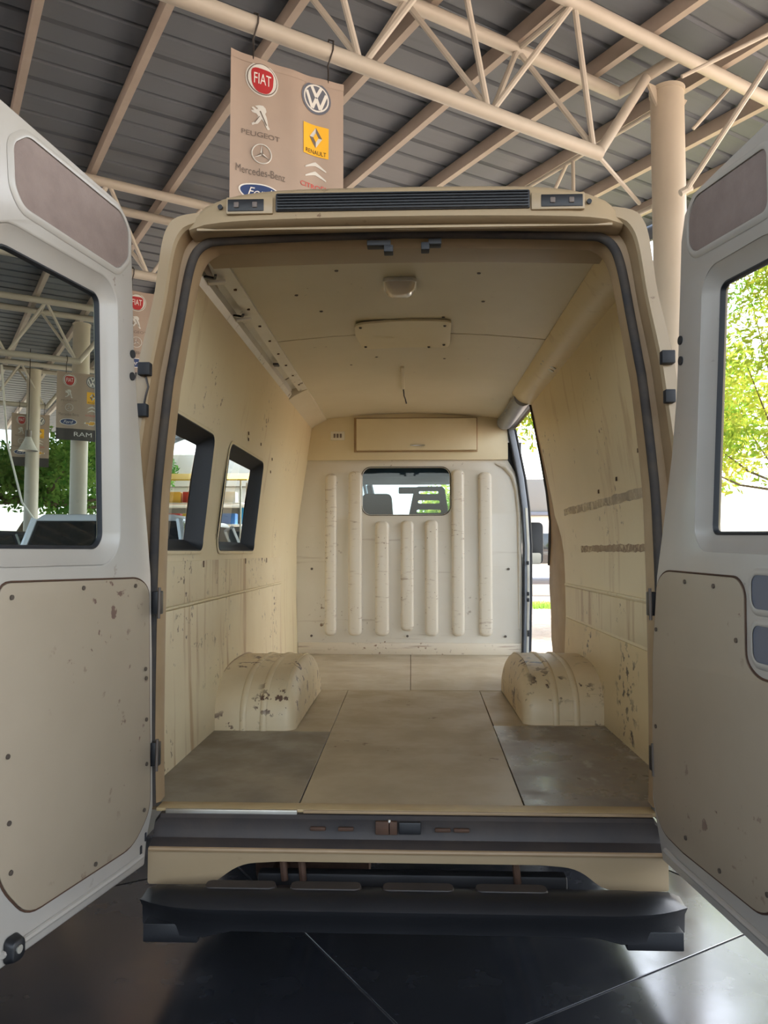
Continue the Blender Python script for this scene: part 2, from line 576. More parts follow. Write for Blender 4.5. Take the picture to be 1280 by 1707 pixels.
ceiling = tag(empty('ceiling', tp(0, 5, 6.4)), 'grey corrugated metal shed roof on beige purlins', 'roof', kind='structure')
ci = Vector(ceiling.location)
ROOF_Z = 6.42
def sheet_mesh(t0, t1, width):
    """one roofing sheet, ribs along t"""
    prof = []
    n = 3
    pitch = width / n
    for k in range(n):
        b0 = k * pitch
        prof += [(b0, 0), (b0 + pitch * 0.80, 0), (b0 + pitch * 0.86, 0.035), (b0 + pitch * 0.94, 0.035)]
    prof.append((width + 0.02, 0.0))
    m = MB()
    m.loft([[(t0, a, z) for a, z in prof], [(t1, a, z) for a, z in prof]], False, False)
    return m
mesh_cache = {}
p = -7.0
while p < 34:
    t1 = 9.5
    key = t1
    if key not in mesh_cache:
        o = sheet_mesh(-9.0, t1, 1.05).build('roof_sheet', M['sheet'], ceiling, smooth=0)
        mesh_cache[key] = o.data
    else:
        o = link('roof_sheet', mesh_cache[key], ceiling)
    o.location = tp(0, p, ROOF_Z) - ci
    o.rotation_euler = (0, 0, SHED)
    p += 1.05
for n in range(-9, 10):
    t = 0.77 + 1.005 * n
    pe = 34.0
    if t > 9.5: continue
    m = MB()
    m.bar(tp(t, -7, 6.335) - ci, tp(t, pe, 6.335) - ci, 0.075, 0.16)
    m.build('purlin', M['purlin'], ceiling, smooth=0)

bw = MB()
bw.bar(tp(-9, -5.6, .7), tp(7.2, -5.6, .7), 0.2, 1.5)  # unseen wall added behind the camera to dim light on the rear frame
tag(bw.build('wall_back_blocker', M['wall_grey'], smooth=0), 'unseen low grey wall added behind the viewer to cut the light from there', 'wall', kind='structure')

lw = MB()
lw.bar(tp(-9.1, -5.6, 1.8), tp(-9.1, 30, 1.8), 0.2, 3.7)  # out of view; height lowered so light still reaches the right door
tag(lw.build('wall_left', M['wall_grey'], smooth=0), 'unseen grey wall on the left side of the shed, height set for the light', 'wall', kind='structure')

# ------------------------------------------------------------------ trusses
ZB, ZT, HW, SP = 5.18, 6.18, 0.375, 1.27
def truss(pc, t_end, t_start, label):
    root = empty('roof_truss', tp(t_end, pc, ZB))
    o0 = Vector(root.location)
    tag(root, label, 'truss', 'triangular tube trusses under the roof')
    def tb(name, a, b, r, seg=10):
        MB().tube([a - o0, b - o0], r, seg).build(name, M['beam'], root)
    tb('bottom_chord', tp(t_start, pc, ZB), tp(t_end, pc, ZB), 0.062, 14)
    te = t_end + 0.68
    tb('top_chord', tp(t_start, pc - HW, ZT), tp(te + 1.9, pc - HW, ZT), 0.062, 14)
    tb('top_chord', tp(t_start, pc + HW, ZT), tp(te, pc + HW, ZT), 0.062, 14)
    tb('end_crosspiece', tp(te, pc + HW, ZT), tp(te + 0.03, pc - HW, ZT), 0.055, 12)
    tb('end_strut', tp(t_end - 0.02, pc, ZB), tp(te, pc, ZT - 0.02), 0.05, 12)
    t = t_end - 0.06
    while t > t_start + SP:
        for sgn in (-1, 1):
            top = tp(t - SP / 2, pc + sgn * HW, ZT)
            tb('web_strut', tp(t - 0.03, pc, ZB + 0.04), top, 0.027, 8)
            tb('web_strut', tp(t - SP + 0.03, pc, ZB + 0.04), top, 0.027, 8)
        tb('cross_brace', tp(t - SP / 2, pc - HW, ZT), tp(t - SP / 2, pc + HW, ZT), 0.027, 8)
        t -= SP
    return root
truss(5.07, 5.45, -6.0, 'nearest beige tube truss crossing above the van and carrying the large banner')
truss(10.6, 5.2, -6.0, 'second beige tube truss, seen between the left door and the van')
truss(16.13, 2.62, -6.0, 'third tube truss, seen through the middle of the left door window')
truss(21.66, 2.74, -6.0, 'farthest tube truss, lowest in the left door window')

# columns
def column(t, p, r, top, label, bracket=False):
    root = empty('column', tp(t, p, 0))
    o0 = Vector(root.location)
    tag(root, label, 'column')
    MB().lathe([(r, 0.0), (r, top)], seg=28).build('shaft', M['column'], root)
    m = MB()
    m.lathe([(r + 0.10, 0.0), (r + 0.10, 0.025)], seg=4)
    m.build('base_plate', M['column'], root)
    m = MB()
    m.lathe([(r + .012, top - .03), (r + .012, top + .012)], seg=28)
    m.build('cap_plate', M['column'], root)
    if bracket:
        for s in (-1, 1):
            m = MB()
            d = TD * s
            a = d * r
            m.loft([[a + PD * 0.012 + Vector((0, 0, top)), a + d * 0.14 + PD * 0.012 + Vector((0, 0, top)), a + PD * 0.012 + Vector((0, 0, top - 0.2))],
                    [a - PD * 0.012 + Vector((0, 0, top)), a + d * 0.14 - PD * 0.012 + Vector((0, 0, top)), a - PD * 0.012 + Vector((0, 0, top - 0.2))]])
            m.build('gusset', M['column'], root, smooth=0)
    return root
column(6.43, 5.07, 0.165, 6.10, 'thick round cream column behind the right rear door', True)
column(2.74, 16.75, 0.17, 6.10, 'round column nearest the edge of the left door window', False)
column(2.40, 21.66, 0.17, 6.10, 'round column at the left of the left door window, beside the leaning tree', False)

# eave girder of thin rods along the column line
eg = empty('eave_girder', tp(6.43, 5.3, 4.98))
o0 = Vector(eg.location)
tag(eg, 'lattice girder of thin rods running away from the cream column under the eave', 'girder')
def rod(name, a, b, r=0.022, par=eg, org=o0, mt='beam'):
    MB().tube([Vector(a) - org, Vector(b) - org], r, 8).build(name, M[mt], par)
rod('top_rod', tp(6.43, 5.27, 5.98), tp(6.43, 11.8, 5.98), 0.026)
rod('bottom_rod', tp(6.43, 5.27, 4.98), tp(6.43, 11.8, 4.98), 0.026)
for k in range(5):
    pp = 6.4 + k * 1.3
    rod('rod_strut', tp(6.43, pp, 4.98), tp(6.43, pp, 5.98))
    rod('rod_strut', tp(6.43, pp + 0.1, 5.98), tp(6.43, pp + 1.0, 4.98))
rod('end_stay', tp(5.45, 5.07, 5.14), tp(6.26, 5.30, 4.98), 0.02)

# stays on the right of the column
st = empty('roof_stay', tp(6.6, 5.0, 4.8))
o0s = Vector(st.location)
tag(st, 'thin cream rods bracing the column, rising to the right above the right door', 'brace')
rod('stay_rod', (2.573, 4.664, 5.891), (3.627, 4.576, 6.367), 0.02, st, o0s)
rod('stay_rod', (2.611, 4.722, 4.811), (3.224, 3.789, 5.824), 0.026, st, o0s)
rod('stay_rod', (3.085, 5.779, 6.000), (3.523, 5.570, 6.465), 0.022, st, o0s)
rod('clamp', (2.560, 4.721, 4.788), (2.663, 4.722, 4.845), 0.035, st, o0s)

# gutter board along the roof edge
fa = MB()
fa.bar(tp(9.55, -7, 6.35), tp(9.55, 34, 6.35), 0.06, 0.30)
tag(fa.build('trim_1', M['sheet'], smooth=0), 'dark gutter board along the right edge of the roof', 'gutter', kind='structure')

# ------------------------------------------------------------------ the van
van = empty('van', (0, 0, 0))
tag(van, 'old cream high-roof panel van, empty inside, both rear doors open towards the viewer', 'van')
VC = -0.025                                             # centre line of the rear frame
WALL = [(.4, .94), (.55, .94), (1.0, .955), (1.49, .955), (1.7, .935), (1.99, .893), (2.2, .86), (2.42, .83), (2.6, .80)]
SKIN = [(.35, .95), (.6, .995), (1.0, 1.01), (1.45, 1.01), (1.7, .985), (2.04, .932), (2.35, .880), (2.47, .850), (2.56, .78)]
def WL(z): return -(interp(WALL, z) - 0.008)
def WR(z): return interp(WALL, z)
ZCUT = [0.7, 0.85, 1.0, 1.15, 1.3, 1.49, 1.6, 1.7, 1.85, 1.99, 2.1, 2.2, 2.3]
FZ = 0.55

# rear opening: paired inner and outer outlines, half of each from sill to roof centre
IN_H = [(.81, .56), (.815, .8), (.815, 1.2), (.812, 1.43), (.806, 1.62), (.778, 1.93), (.765, 2.02), (.737, 2.2), (.722, 2.29), (.708, 2.35), (.688, 2.397), (.652, 2.425), (.6, 2.433), (.3, 2.442), (0, 2.447)]
OUT_H = [(.95, .56), (.965, .8), (.965, 1.2), (.955, 1.43), (.935, 1.62), (.890, 1.93), (.874, 2.04), (.833, 2.22), (.818, 2.33), (.806, 2.42), (.79, 2.472), (.755, 2.508), (.64, 2.525), (.3, 2.545), (0, 2.55)]
def dens(h):
    out = []
    for i in range(len(h) - 1):
        for k in range(3):
            t = k / 3
            p0, p1, p2, p3 = h[max(i - 1, 0)], h[i], h[i + 1], h[min(i + 2, len(h) - 1)]
            q = []
            for c in (0, 1):
                q.append(0.5 * (2 * p1[c] + (p2[c] - p0[c]) * t + (2 * p0[c] - 5 * p1[c] + 4 * p2[c] - p3[c]) * t * t + (3 * p1[c] - p0[c] - 3 * p2[c] + p3[c]) * t ** 3))
            out.append(tuple(q))
    out.append(h[-1])
    return out
def full(h):
    d = dens(h)
    return [(-x, z) for x, z in d] + [(x, z) for x, z in reversed(d[:-1])]
IN_F, OUT_F = full(IN_H), full(OUT_H)
def lerp(a, b, t): return [(p[0] + (q[0] - p[0]) * t, p[1] + (q[1] - p[1]) * t) for p, q in zip(a, b)]
def r3(poly, y): return [(VC + x, y, z) for x, z in poly]
m = MB()
m.loft([r3([(x * 1.055, z + .03) for x, z in OUT_F], 0.56), r3([(x, z + .008) for x, z in OUT_F], 0.12), r3(OUT_F, 0.0), r3(lerp(IN_F, OUT_F, .93), -0.028),
        r3(lerp(IN_F, OUT_F, .58), -0.030), r3(lerp(IN_F, OUT_F, .52), -0.018)], False, False)
m.build('rear_frame', M['cream_ext'], van)
m = MB()
m.loft([r3(lerp(IN_F, OUT_F, .52), -0.018), r3(lerp(IN_F, OUT_F, .47), 0.045), r3(lerp(IN_F, OUT_F, .10), 0.050), r3(IN_F, 0.075), r3(lerp(IN_F, OUT_F, .02), 0.13), r3(lerp(IN_F, OUT_F, 1.0), 0.135)], False, False)
m.build('door_jamb', M['jamb'], van)
m = MB()
m.tube([(VC + x, 0.035, z) for x, z in lerp(IN_F, OUT_F, .12)], 0.015, 10)
m.build('door_seal', M['seal'], van)

# outer skin of the load space
def skin_side(s, name, outer, holes):
    return sheet(name, outer, holes, lambda a, b, d: (VC * .3 + s * (interp(SKIN, b) - d), a, b), M['cream_ext'], van, cuts_b=[.6, .8, 1.0, 1.2, 1.45, 1.58, 1.7, 1.87, 2.04, 2.2, 2.35, 2.47])
W1 = rounded([(0.02 + .16, 1.40), (0.95, 1.40), (0.955, 1.915), (.16, 1.915)], [.05, .05, .06, .05])
W2 = rounded([(1.23, 1.40), (2.09, 1.40), (2.11, 1.925), (1.26, 1.925)], [.05, .05, .06, .05])
W1o, W2o = offset_poly(W1, -0.045), offset_poly(W2, -0.045)
skin_side(-1, 'side_panel', [(.07, .36), (4.6, .36), (4.6, 2.555), (.52, 2.555), (.50, 2.0), (.07, 1.97)], [W1o, W2o])
skin_side(1, 'side_panel', [(.07, .36), (2.55, .36), (2.6, 1.4), (2.75, 1.8), (2.84, 2.40), (4.0, 2.40), (3.98, 1.8), (3.94, .5), (3.94, .36), (4.6, .36), (4.6, 2.555), (.52, 2.555), (.50, 2.0), (.07, 1.97)], [])
m = MB()
rt = [(-.80, 2.50), (-.76, 2.555), (-.6, 2.585), (-.3, 2.60), (0, 2.605), (.3, 2.60), (.6, 2.585), (.76, 2.555), (.80, 2.50)]
m.loft([[(VC + x * .96, .30, z - .035) for x, z in rt]] + [[(VC * .3 + x, y, z) for x, z in rt] for y in (.9, 2.0, 3.6, 4.4)] + [[(x * .98, 5.0, z - .22) for x, z in rt]], False, False)
m.build('roof_skin', M['cream_ext'], van)

# roof header with grille and marker lamps
m = MB()
rings = []
for k in range(25):
    u = -1 + 2 * k / 24
    x = VC + 0.004 + u * 0.715
    e = 1 - abs(u) ** 6
    e2 = 1 - abs(u) ** 12
    zt = 2.518 + 0.066 * e - 0.010 * u * u
    zb = 2.462 - 0.014 * u * u
    yf = -0.020 - 0.052 * e2
    rings.append([(x, .30, zb), (x, yf + .018, zb), (x, yf, zb + .012), (x, yf + .006, zt - .022), (x, yf + .022, zt - .004), (x, yf + .06, zt + .006), (x, .30, zt + .03)])
m.loft(rings)
hd = m.build('roof_header', M['cream_ext'], van, smooth=50)
gx0, gx1 = -0.437, 0.384
m = MB()
m.box(((gx0 + gx1) / 2, -0.071, 2.523), (gx1 - gx0, 0.014, 0.060))
m.build('grille_plate', M['grille'], hd, bevel=.004)
for k in range(6):
    m = MB()
    m.box(((gx0 + gx1) / 2, -0.080, 2.4985 + k * 0.0098), (gx1 - gx0 - 0.012, 0.008, 0.0035))
    m.build('grille_slat', M['black'], hd, smooth=0)
for sx, xa, xb in ((-1, -.592, -.452), (1, .394, .552)):
    xm = (xa + xb) / 2
    m = MB()
    m.box((xm, -0.073, 2.514), (xb - xa + .012, 0.012, 0.056))
    m.build('lamp_bezel', M['cream_ext'], hd, bevel=.003)
    m = MB()
    xi = xm + sx * 0.012
    m.box((xi, -0.0775, 2.514), ((xb - xa) * .84, 0.008, 0.040))
    m.build('lamp_recess', M['black'], hd, bevel=.002)
    for q in (-.03, .03):
        m = MB()
        m.box((xi + q, -0.083, 2.514), (0.016, 0.006, 0.018))
        m.build('lamp_bulb', M['p_greyprint'], hd, bevel=.002)
    m = MB()
    m.lathe([(.008, -.004), (.008, .004)], ((xa - .028) if sx < 0 else (xb + .022), -0.068, 2.514), 'Y', 12)
    m.build('screw', M['black'], hd)
m = MB()
m.box((VC, -0.034, 2.452), (1.36, 0.016, 0.010))
m.build('drip_rail', M['cream_ext'], van, bevel=.003)

# latch strikers under the header
for xa, xb, za, zb in ((-.146, -.066, 2.418, 2.437), (-.089, -.058, 2.396, 2.420), (.036, .064, 2.402, 2.428), (.06, .104, 2.420, 2.440)):
    m = MB()
    m.box(((xa + xb) / 2, 0.045, (za + zb) / 2), (xb - xa, 0.04, zb - za))
    m.build('striker', M['rubber'], van, bevel=.003)

# hinge stops on the upper pillars and the lower hinge
for x, z, w in ((-.870, 1.988, .040), (-.876, 1.852, .034), (.822, 2.012, .042), (.826, 1.886, .032)):
    m = MB()
    m.box((x, -0.040, z), (w, 0.03, 0.042))
    m.build('rubber_stop', M['rubber'], van, bevel=.003)
m = MB()
m.tube([(-.868, -.035, 1.965), (-.858, -.04, 1.93), (-.866, -.04, 1.90), (-.872, -.035, 1.875)], .0035, 6)
m.build('loose_wire', M['wire'], van)
for s, hx in ((-1, -.826), (1, .768)):
    for hz in (1.225, .74):
        m = MB()
        m.box((hx, -0.012, hz), (0.030, 0.03, 0.075))
        h = m.build('hinge', M['black'], van, bevel=.003)
        m = MB()
        m.tube([(hx + s * -.012, -.034, hz - .05), (hx + s * -.012, -.030, hz + .05)], .005, 10)
        m.build('hinge_pin', M['screw'], h)

# ---- interior walls
def wall_map(fn, off=0.0):
    s = -1 if fn is WL else 1
    return lambda a, b, d: (fn(b) + s * (d - off), a, b)
sheet('wall_lining', [(.13, FZ), (3.86, FZ), (3.86, 2.43), (.24, 2.43), (.13, 1.95)], [W1, W2], wall_map(WL), M['cream_in'], van, cuts_b=ZCUT, cuts_a=[1.1, 3.06])
# lower boards on the left, slightly proud
sheet('wall_board', [(.14, FZ), (3.06, FZ), (3.06, 1.160), (.14, 1.160)], [], wall_map(WL, .006), M['cream_low'], van, cuts_b=[.7, .85, 1.0], thick=.008, bevel=.002)
sheet('wall_board', [(.14, 1.176), (3.06, 1.176), (3.06, 1.352), (.14, 1.352)], [], wall_map(WL, .005), M['cream_low'], van, cuts_b=[1.25], thick=.007, bevel=.002)
m = MB()
m.tube([(WL(1.168) + .004, y, 1.168) for y in (.14, 1.0, 2.0, 3.06)], .007, 8)
m.build('wall_bead', M['cream_in'], van)
for y, z in ((.97, 1.335), (1.86, 1.338), (2.5, 1.336), (1.6, 2.03), (1.62, 2.0), (1.95, 2.02), (2.35, 1.98), (2.36, 1.9)):
    m = MB()
    m.box((WL(z) + .004, y, z), (.005, .022, .03) if z < 1.5 else (.004, .012, .018))
    m.build('patch_mark', M['rusty'], van, bevel=.002)

# right wall with the side door opening
RE = [(2.33, FZ), (2.31, 1.0), (2.32, 1.25), (2.35, 1.39), (2.48, 1.55), (2.57, 1.63), (2.64, 1.9), (2.67, 2.03), (2.74, 2.29), (2.79, 2.43)]
sheet('wall_lining', [(.13, FZ)] + RE + [(.24, 2.43), (.13, 1.95)], [], wall_map(WR), M['cream_in'], van, cuts_b=ZCUT)
def re_y(z): return interp([(b, a) for a, b in RE], z)
sheet('wall_board', [(.14, FZ), (2.29, FZ), (2.27, .99), (.14, .99)], [], wall_map(WR, .007), M['cream_scuff'], van, cuts_b=[.7, .85], thick=.008, bevel=.002)
sheet('wall_board', [(.14, 1.004), (2.27, 1.004), (2.28, 1.180), (.14, 1.180)], [], wall_map(WR, .006), M['cream_low'], van, thick=.008, bevel=.002)
m = MB()
m.tube([(WR(1.19) - .004, y, 1.192) for y in (.14, 1.0, 2.28)], .008, 8)
m.build('wall_bead', M['cream_in'], van)
M['scar'] = mat('scraped off tape', S(176, 156, 130), 0.7, var=(9, 0.9, S(130, 104, 86)), chips=(40, 0.54, S(206, 190, 156), 4, 0.36))
M['scar_grey'] = mat('grey glue scar', S(196, 182, 156), 0.7, var=(9, 0.9, S(150, 138, 124)), chips=(40, 0.52, S(214, 204, 180), 4, 0.36))
def ragged(y0, y1, z0, z1, n, amp):
    top = [(y0 + (y1 - y0) * k / n, z1 + random.uniform(-amp, amp)) for k in range(n + 1)]
    bot = [(y0 + (y1 - y0) * k / n, z0 + random.uniform(-amp, amp)) for k in range(n + 1)]
    return bot + top[::-1]
sheet('tape_scar', ragged(.45, 1.85, 1.390, 1.424, 40, .004), [], wall_map(WR, .002), M['scar'], van)
sheet('tape_scar', ragged(.30, 2.25, 1.612, 1.652, 40, .004), [], wall_map(WR, .002), M['scar_grey'], van, cuts_b=[1.63])
for y, z in ((1.0, 1.72), (1.35, 1.69), (.62, 1.80)):
    m = MB()
    m.box((WR(z) - .003, y, z), (.004, .018, .018))
    m.build('patch_mark', M['rusty'], van, bevel=.001)

# pillar behind the side door opening: a curved slab forward of the lining
JF = [(2.62, FZ - .02), (2.80, .80), (2.89, 1.15), (2.88, 1.30), (2.76, 1.60), (2.74, 1.8), (2.76, 2.03), (2.80, 2.29), (2.84, 2.43)]
pf = JF + [(re_y(b) - .02, b) for a, b in reversed(JF)]
sheet('side_door_pillar', pf, [], lambda a, b, d: (WR(b) + .004 + d, a, b), M['jamb'], van, cuts_b=[.6, .7, .8, 1.0, 1.15, 1.3, 1.45, 1.6, 1.75, 1.9, 2.03, 2.2, 2.3], thick=.05, bevel=.006)
m = MB()
m.tube([(WR(b) + .004, a - .002, b) for a, b in JF if b > 1.2], .012, 8)
m.build('side_door_seal', M['seal'], van)

# front post of the side door opening
post = [(.905, .53), (.918, 1.0), (.922, 1.45), (.908, 1.75), (.878, 2.0), (.835, 2.22), (.80, 2.40)]
m = MB()
m.loft([[(x, 3.83, z), (x + .05, 3.83, z), (x + .075, 3.93, z), (x, 3.93, z)] for x, z in post])
pp_ = m.build('side_door_post', M['blue_rail'], van, bevel=.004)
m = MB()
m.tube([(x + .002, 3.826, z) for x, z in post], .008, 8)
m.build('post_seal', M['rubber'], pp_)
m = MB()
m.loft([[(x + .028, 3.822, z), (x + .046, 3.822, z), (x + .046, 3.832, z), (x + .028, 3.832, z)] for x, z in post[:4]])
m.build('post_plate', M['steel'], pp_, smooth=30)
for z in (.72, .74, 1.0, 1.05, 1.3):
    m = MB()
    m.box((.952, 3.818, z), (.02, .012, .03))
    m.build('post_bolt', M['rubber'], pp_, bevel=.003)
m = MB()
m.tube([(x + .062, 3.845, z) for x, z in post], .011, 8)
m.build('outer_seal', M['rubber'], pp_)

# ---- window reveals and panes on the left wall
for nm, wi, wo in (('side_window', W1, W1o), ('side_window', W2, W2o)):
    m = MB()
    wi2 = offset_poly(wi, .012)
    m.loft([[(WL(b) + .004, a, b) for a, b in wi2], [(WL(b) + .008, a, b) for a, b in wi],
            [(WL(b) - .01, a, b) for a, b in offset_poly(wi, -.004)],
            [(-interp(SKIN, b) + VC * .3 + .002, a, b) for a, b in wo]], True, False)
    wf = m.build(nm, M['rubber'], van)
    sheet('pane', wo, [], lambda a, b, d: (-interp(SKIN, b) + VC * .3 - .001, a, b), M['glass'], wf, cuts_b=[1.58, 1.7, 1.87])
    m = MB()
    lo_, hi_ = min(q[1] for q in wi2), 0
    m.loft([[(WL(b) + .0045, a, b) for a, b in offset_poly(wi, .020)], [(WL(b) + .0075, a, b) for a, b in offset_poly(wi, .012)], [(WL(b) + .006, a, b) for a, b in offset_poly(wi, .004)]], True, False)
    m.build('window_flange', M['cream_in'], wf)

# ---- ceiling panels
def cz(x):
    return 2.492 + 0.045 * max(0.0, 1 - (x / .72) ** 2)
def ceil_panel(y0, y1, dz):
    xs = [-.74, -.6, -.4, -.2, 0, .2, .4, .6, .74]
    m = MB()
    ring = lambda y: [(x, y, cz(x) + dz) for x in xs] + [(x, y, cz(x) + dz + .012) for x in reversed(xs)]
    m.loft([ring(y0), ring(y1)])
    m.build('ceiling_panel', M['ceiling'], van, bevel=.0015, seg=1)
ceil_panel(.10, 1.476, 0)
ceil_panel(1.480, 2.90, -.002)
ceil_panel(2.904, 3.88, 0)
for x, y in ((-.3, .55), (.28, .6), (.33, .95), (-.42, 1.05), (-.2, 1.95), (.2, 2.0), (-.36, 2.1), (.16, 1.2), (-.5, .8)):
    m = MB()
    m.lathe([(.007, -.004), (.009, 0.0)], (x, y, cz(x)), 'Z', 10)
    m.build('ceiling_screw', M['screw'], van)

# ceiling lamp
m = MB()
lx, ly, lz = -.045, .72, cz(0) - .001
m.loft([[(lx + x, ly + y, lz) for x, y in rrect(-.07, .07, -.075, .075, .025)], [(lx + x, ly + y, lz - .018) for x, y in rrect(-.07, .07, -.075, .075, .025)]])
cl = m.build('ceiling_lamp', M['rail'], van, bevel=.004)
m = MB()
m.loft([[(lx + x, ly + y, lz - .017) for x, y in rrect(-.066, .066, -.070, .070, .022)], [(lx + x, ly + y, lz - .040) for x, y in rrect(-.056, .056, -.055, .055, .026)],
        [(lx + x, ly + y, lz - .058) for x, y in rrect(-.036, .036, -.03, .03, .02)]])
m.build('lamp_lens', M['lamp_lens'], cl)
# screwed cover plate
pl = rounded([(-.275, 1.235), (.200, 1.225), (.212, 1.60), (.205, 1.69), (-.265, 1.70), (-.285, 1.40)], [.05, .03, .02, .05, .06, .02])
cp = sheet('cover_plate', pl, [], lambda a, b, d: (a, b, cz(a) - .022 + .010 * math.sin((a + .28) * 5.5) * (1 if b < 1.5 else .3) + d), M['hatch'], van, cuts_a=[-.2, -.1, 0, .1], cuts_b=[1.35, 1.5], thick=.010, bevel=.003)
for x, y in ((-.25, 1.28), (-.245, 1.64), (.17, 1.27), (.18, 1.62), (0.1, 1.67)):
    m = MB()
    m.lathe([(.006, -.004), (.008, .002)], (x, y, cz(x) - .024), 'Z', 10)
    m.build('plate_screw', M['screw'], cp)
m = MB()
m.box((-.052, 2.50, cz(0) - .008), (.024, .62, .016))
cc = m.build('cable_cover', M['ceiling'], van, bevel=.004)
m = MB()
m.tube([(-.05, 2.82, cz(0) - .01), (-.046, 2.86, cz(0) - .05), (-.038, 2.92, cz(0) - .06), (-.03, 2.94, cz(0) - .09)], .005, 6)
m.build('loose_wire', M['wire'], cc)

# ---- rails along the ceiling edges
prof = [(-.700, 2.487), (-.757, 2.474), (-.760, 2.500), (-.800, 2.486), (-.803, 2.452), (-.826, 2.418), (-.842, 2.420), (-.80, 2.50), (-.700, 2.53)]
m = MB()
m.loft([[(x, .24, z) for x, z in prof], [(x, 2.62, z) for x, z in prof]])
rl = m.build('ceiling_rail', M['rail'], van, smooth=25)
prof2 = [(-.698, 2.486), (-.735, 2.470), (-.785, 2.445), (-.826, 2.414), (-.842, 2.420), (-.842, 2.53), (-.698, 2.53)]
m = MB()
m.loft([[(x, 2.62, z - .002) for x, z in prof2], [(x, 3.84, z - .002) for x, z in prof2]])
m.build('rail_cover', M['ceiling'], rl, smooth=25)
for y in (.46, .95):
    m = MB()
    m.bar((-.80, y, 2.452), (-.735, y + .02, 2.462), .03, .012)
    m.build('rail_clip', M['rail'], rl, bevel=.002)
    for dy, dx in ((-.05, .0), (.01, -.045)):
        m = MB()
        m.bar((-.768, y - .02, 2.462), (-.768 + .02 + dx, y - .075 + dy * .2, 2.452), .010, .008)
        m.build('rail_hook', M['black'], rl, smooth=0)
m = MB()
m.box((-.775, 1.86, 2.468), (.03, .05, .012))
m.build('rail_hook', M['black'], rl, bevel=.002)
for k in range(8):
    m = MB()
    m.lathe([(.007, -.003), (.007, .003)], (-.728, .62 + k * .26, 2.479), 'Z', 10)
    m.build('rail_hole', M['rusty'], rl)
# right side: convex cove, then the slide rail over the side door
def cove(y0, y1, r, name, mt, bulge):
    pts = []
    a, b = Vector((.700, 2.488)), Vector((.838, 2.405))
    n = 8
    for k in range(n + 1):
        t = k / n
        q = a.lerp(b, t) + Vector((-.52, -.855)) * math.sin(math.pi * t) * bulge
        pts.append((q.x, q.y))
    pts += [(.845, 2.42), (.80, 2.475), (.71, 2.51)]
    m = MB()
    m.loft([[(x, y0, z) for x, z in pts], [(x, y1, z) for x, z in pts]])
    return m.build(name, M[mt], van, smooth=35)
cv = cove(.27, 2.80, 0, 'ceiling_cove', 'cream_in', .028)
for y in (1.72, 1.78):
    m = MB()
    m.bar((.73, y, 2.446), (.80, y + .02, 2.40), .02, .006)
    m.build('cove_strap', M['steel'], cv, smooth=0)
m = MB()
m.tube([(.775, 2.78, 2.455), (.775, 3.4, 2.452), (.77, 3.80, 2.452), (.765, 3.83, 2.452)], [.062, .062, .062, .05], 16)
sr = m.build('slide_rail', M['blue_rail'], van)
m = MB()
m.box((.835, 3.33, 2.435), (.05, 1.06, .035))
m.build('rail_lip', M['blue_rail'], sr, bevel=.004)
for y in (2.9, 3.1, 3.3, 3.5):
    m = MB()
    m.box((.725, y, 2.442), (.03, .04, .006))
    m.build('rail_bracket', M['steel'], sr, bevel=.002)

# ---- floor panels
def fpanel(name, poly, mt, z=FZ, th=.014):
    return sheet(name, poly, [], lambda a, b, d: (a, b, z - d), M[mt], van, thick=th, bevel=.0015, seg=1)
fpanel('floor_panel', [(-.372, .10), (.372, .10), (.412, 2.22), (-.382, 2.22)], 'fl_mid')
fpanel('floor_panel', [(-.935, .10), (-.376, .10), (-.378, 1.13), (-.935, 1.13)], 'fl_grey', FZ + .001)
fpanel('floor_panel', [(-.935, 1.134), (-.379, 1.134), (-.386, 2.22), (-.935, 2.22)], 'fl_mid', FZ - .001)
fpanel('floor_panel', [(.376, .10), (.955, .10), (.955, 1.28), (.396, 1.28)], 'fl_worn_glint', FZ + .001)
fpanel('floor_panel', [(.400, 1.284), (.955, 1.284), (.955, 2.22), (.416, 2.22)], 'fl_mid', FZ - .001)
fpanel('floor_panel', [(-.945, 2.224), (-.006, 2.224), (-.006, 3.86), (-.945, 3.86)], 'fl_front')
fpanel('floor_panel', [(-.002, 2.224), (.965, 2.224), (.965, 3.86), (-.002, 3.86)], 'fl_front', FZ + .001)
m = MB()
m.box((0, 2.0, FZ - .022), (1.9, 3.78, .012))
m.build('floor_pan', M['jamb'], van, smooth=0)
m = MB()
m.box((.86, 3.66, FZ + .004), (.13, .30, .008))
m.build('step_plate', M['steel'], van, bevel=.003)
# threshold
m = MB()
m.box((VC, .066, FZ - .002), (1.62, .066, .012))
th = m.build('threshold', M['fl_edge'], van, bevel=.003)
m = MB()
m.box((-.585, .026, FZ - .004), (.43, .012, .016))
m.build('threshold_strip', M['steel'], th, bevel=.002)
m = MB()
m.box((.21, .026, FZ - .001), (1.12, .008, .010))
m.build('threshold_strip', M['jamb'], th, bevel=.002)

# black sill step, striker, cream valance
m = MB()
pr = [(.035, .545), (.020, .541), (.012, .530), (.016, .500), (.006, .470), (-.020, .458), (-.030, .448), (.06, .445), (.06, .545)]
xs = [-.835, -.828, -.80, .75, .785, .792]
def sill_ring(x, k):
    return [(x, y + (0.0), (z if z < .5 else .455 + (z - .455) * k)) for y, z in pr]
m.loft([sill_ring(-.836, .45), sill_ring(-.832, .75), sill_ring(-.815, 1.0), sill_ring(.770, 1.0), sill_ring(.786, .75), sill_ring(.790, .45)])
sl = m.build('sill_step', M['sill'], van, smooth=35)
for xa, xb, za, zb, mt in ((-.115, -.045, .488, .530, 'rusty'), (-.040, .030, .490, .528, 'black'), (-.075, -.066, .488, .535, 'steel')):
    m = MB()
    m.box(((xa + xb) / 2, .003, (za + zb) / 2), (xb - xa, .014, zb - za))
    m.build('striker', M[mt], sl, bevel=.003)
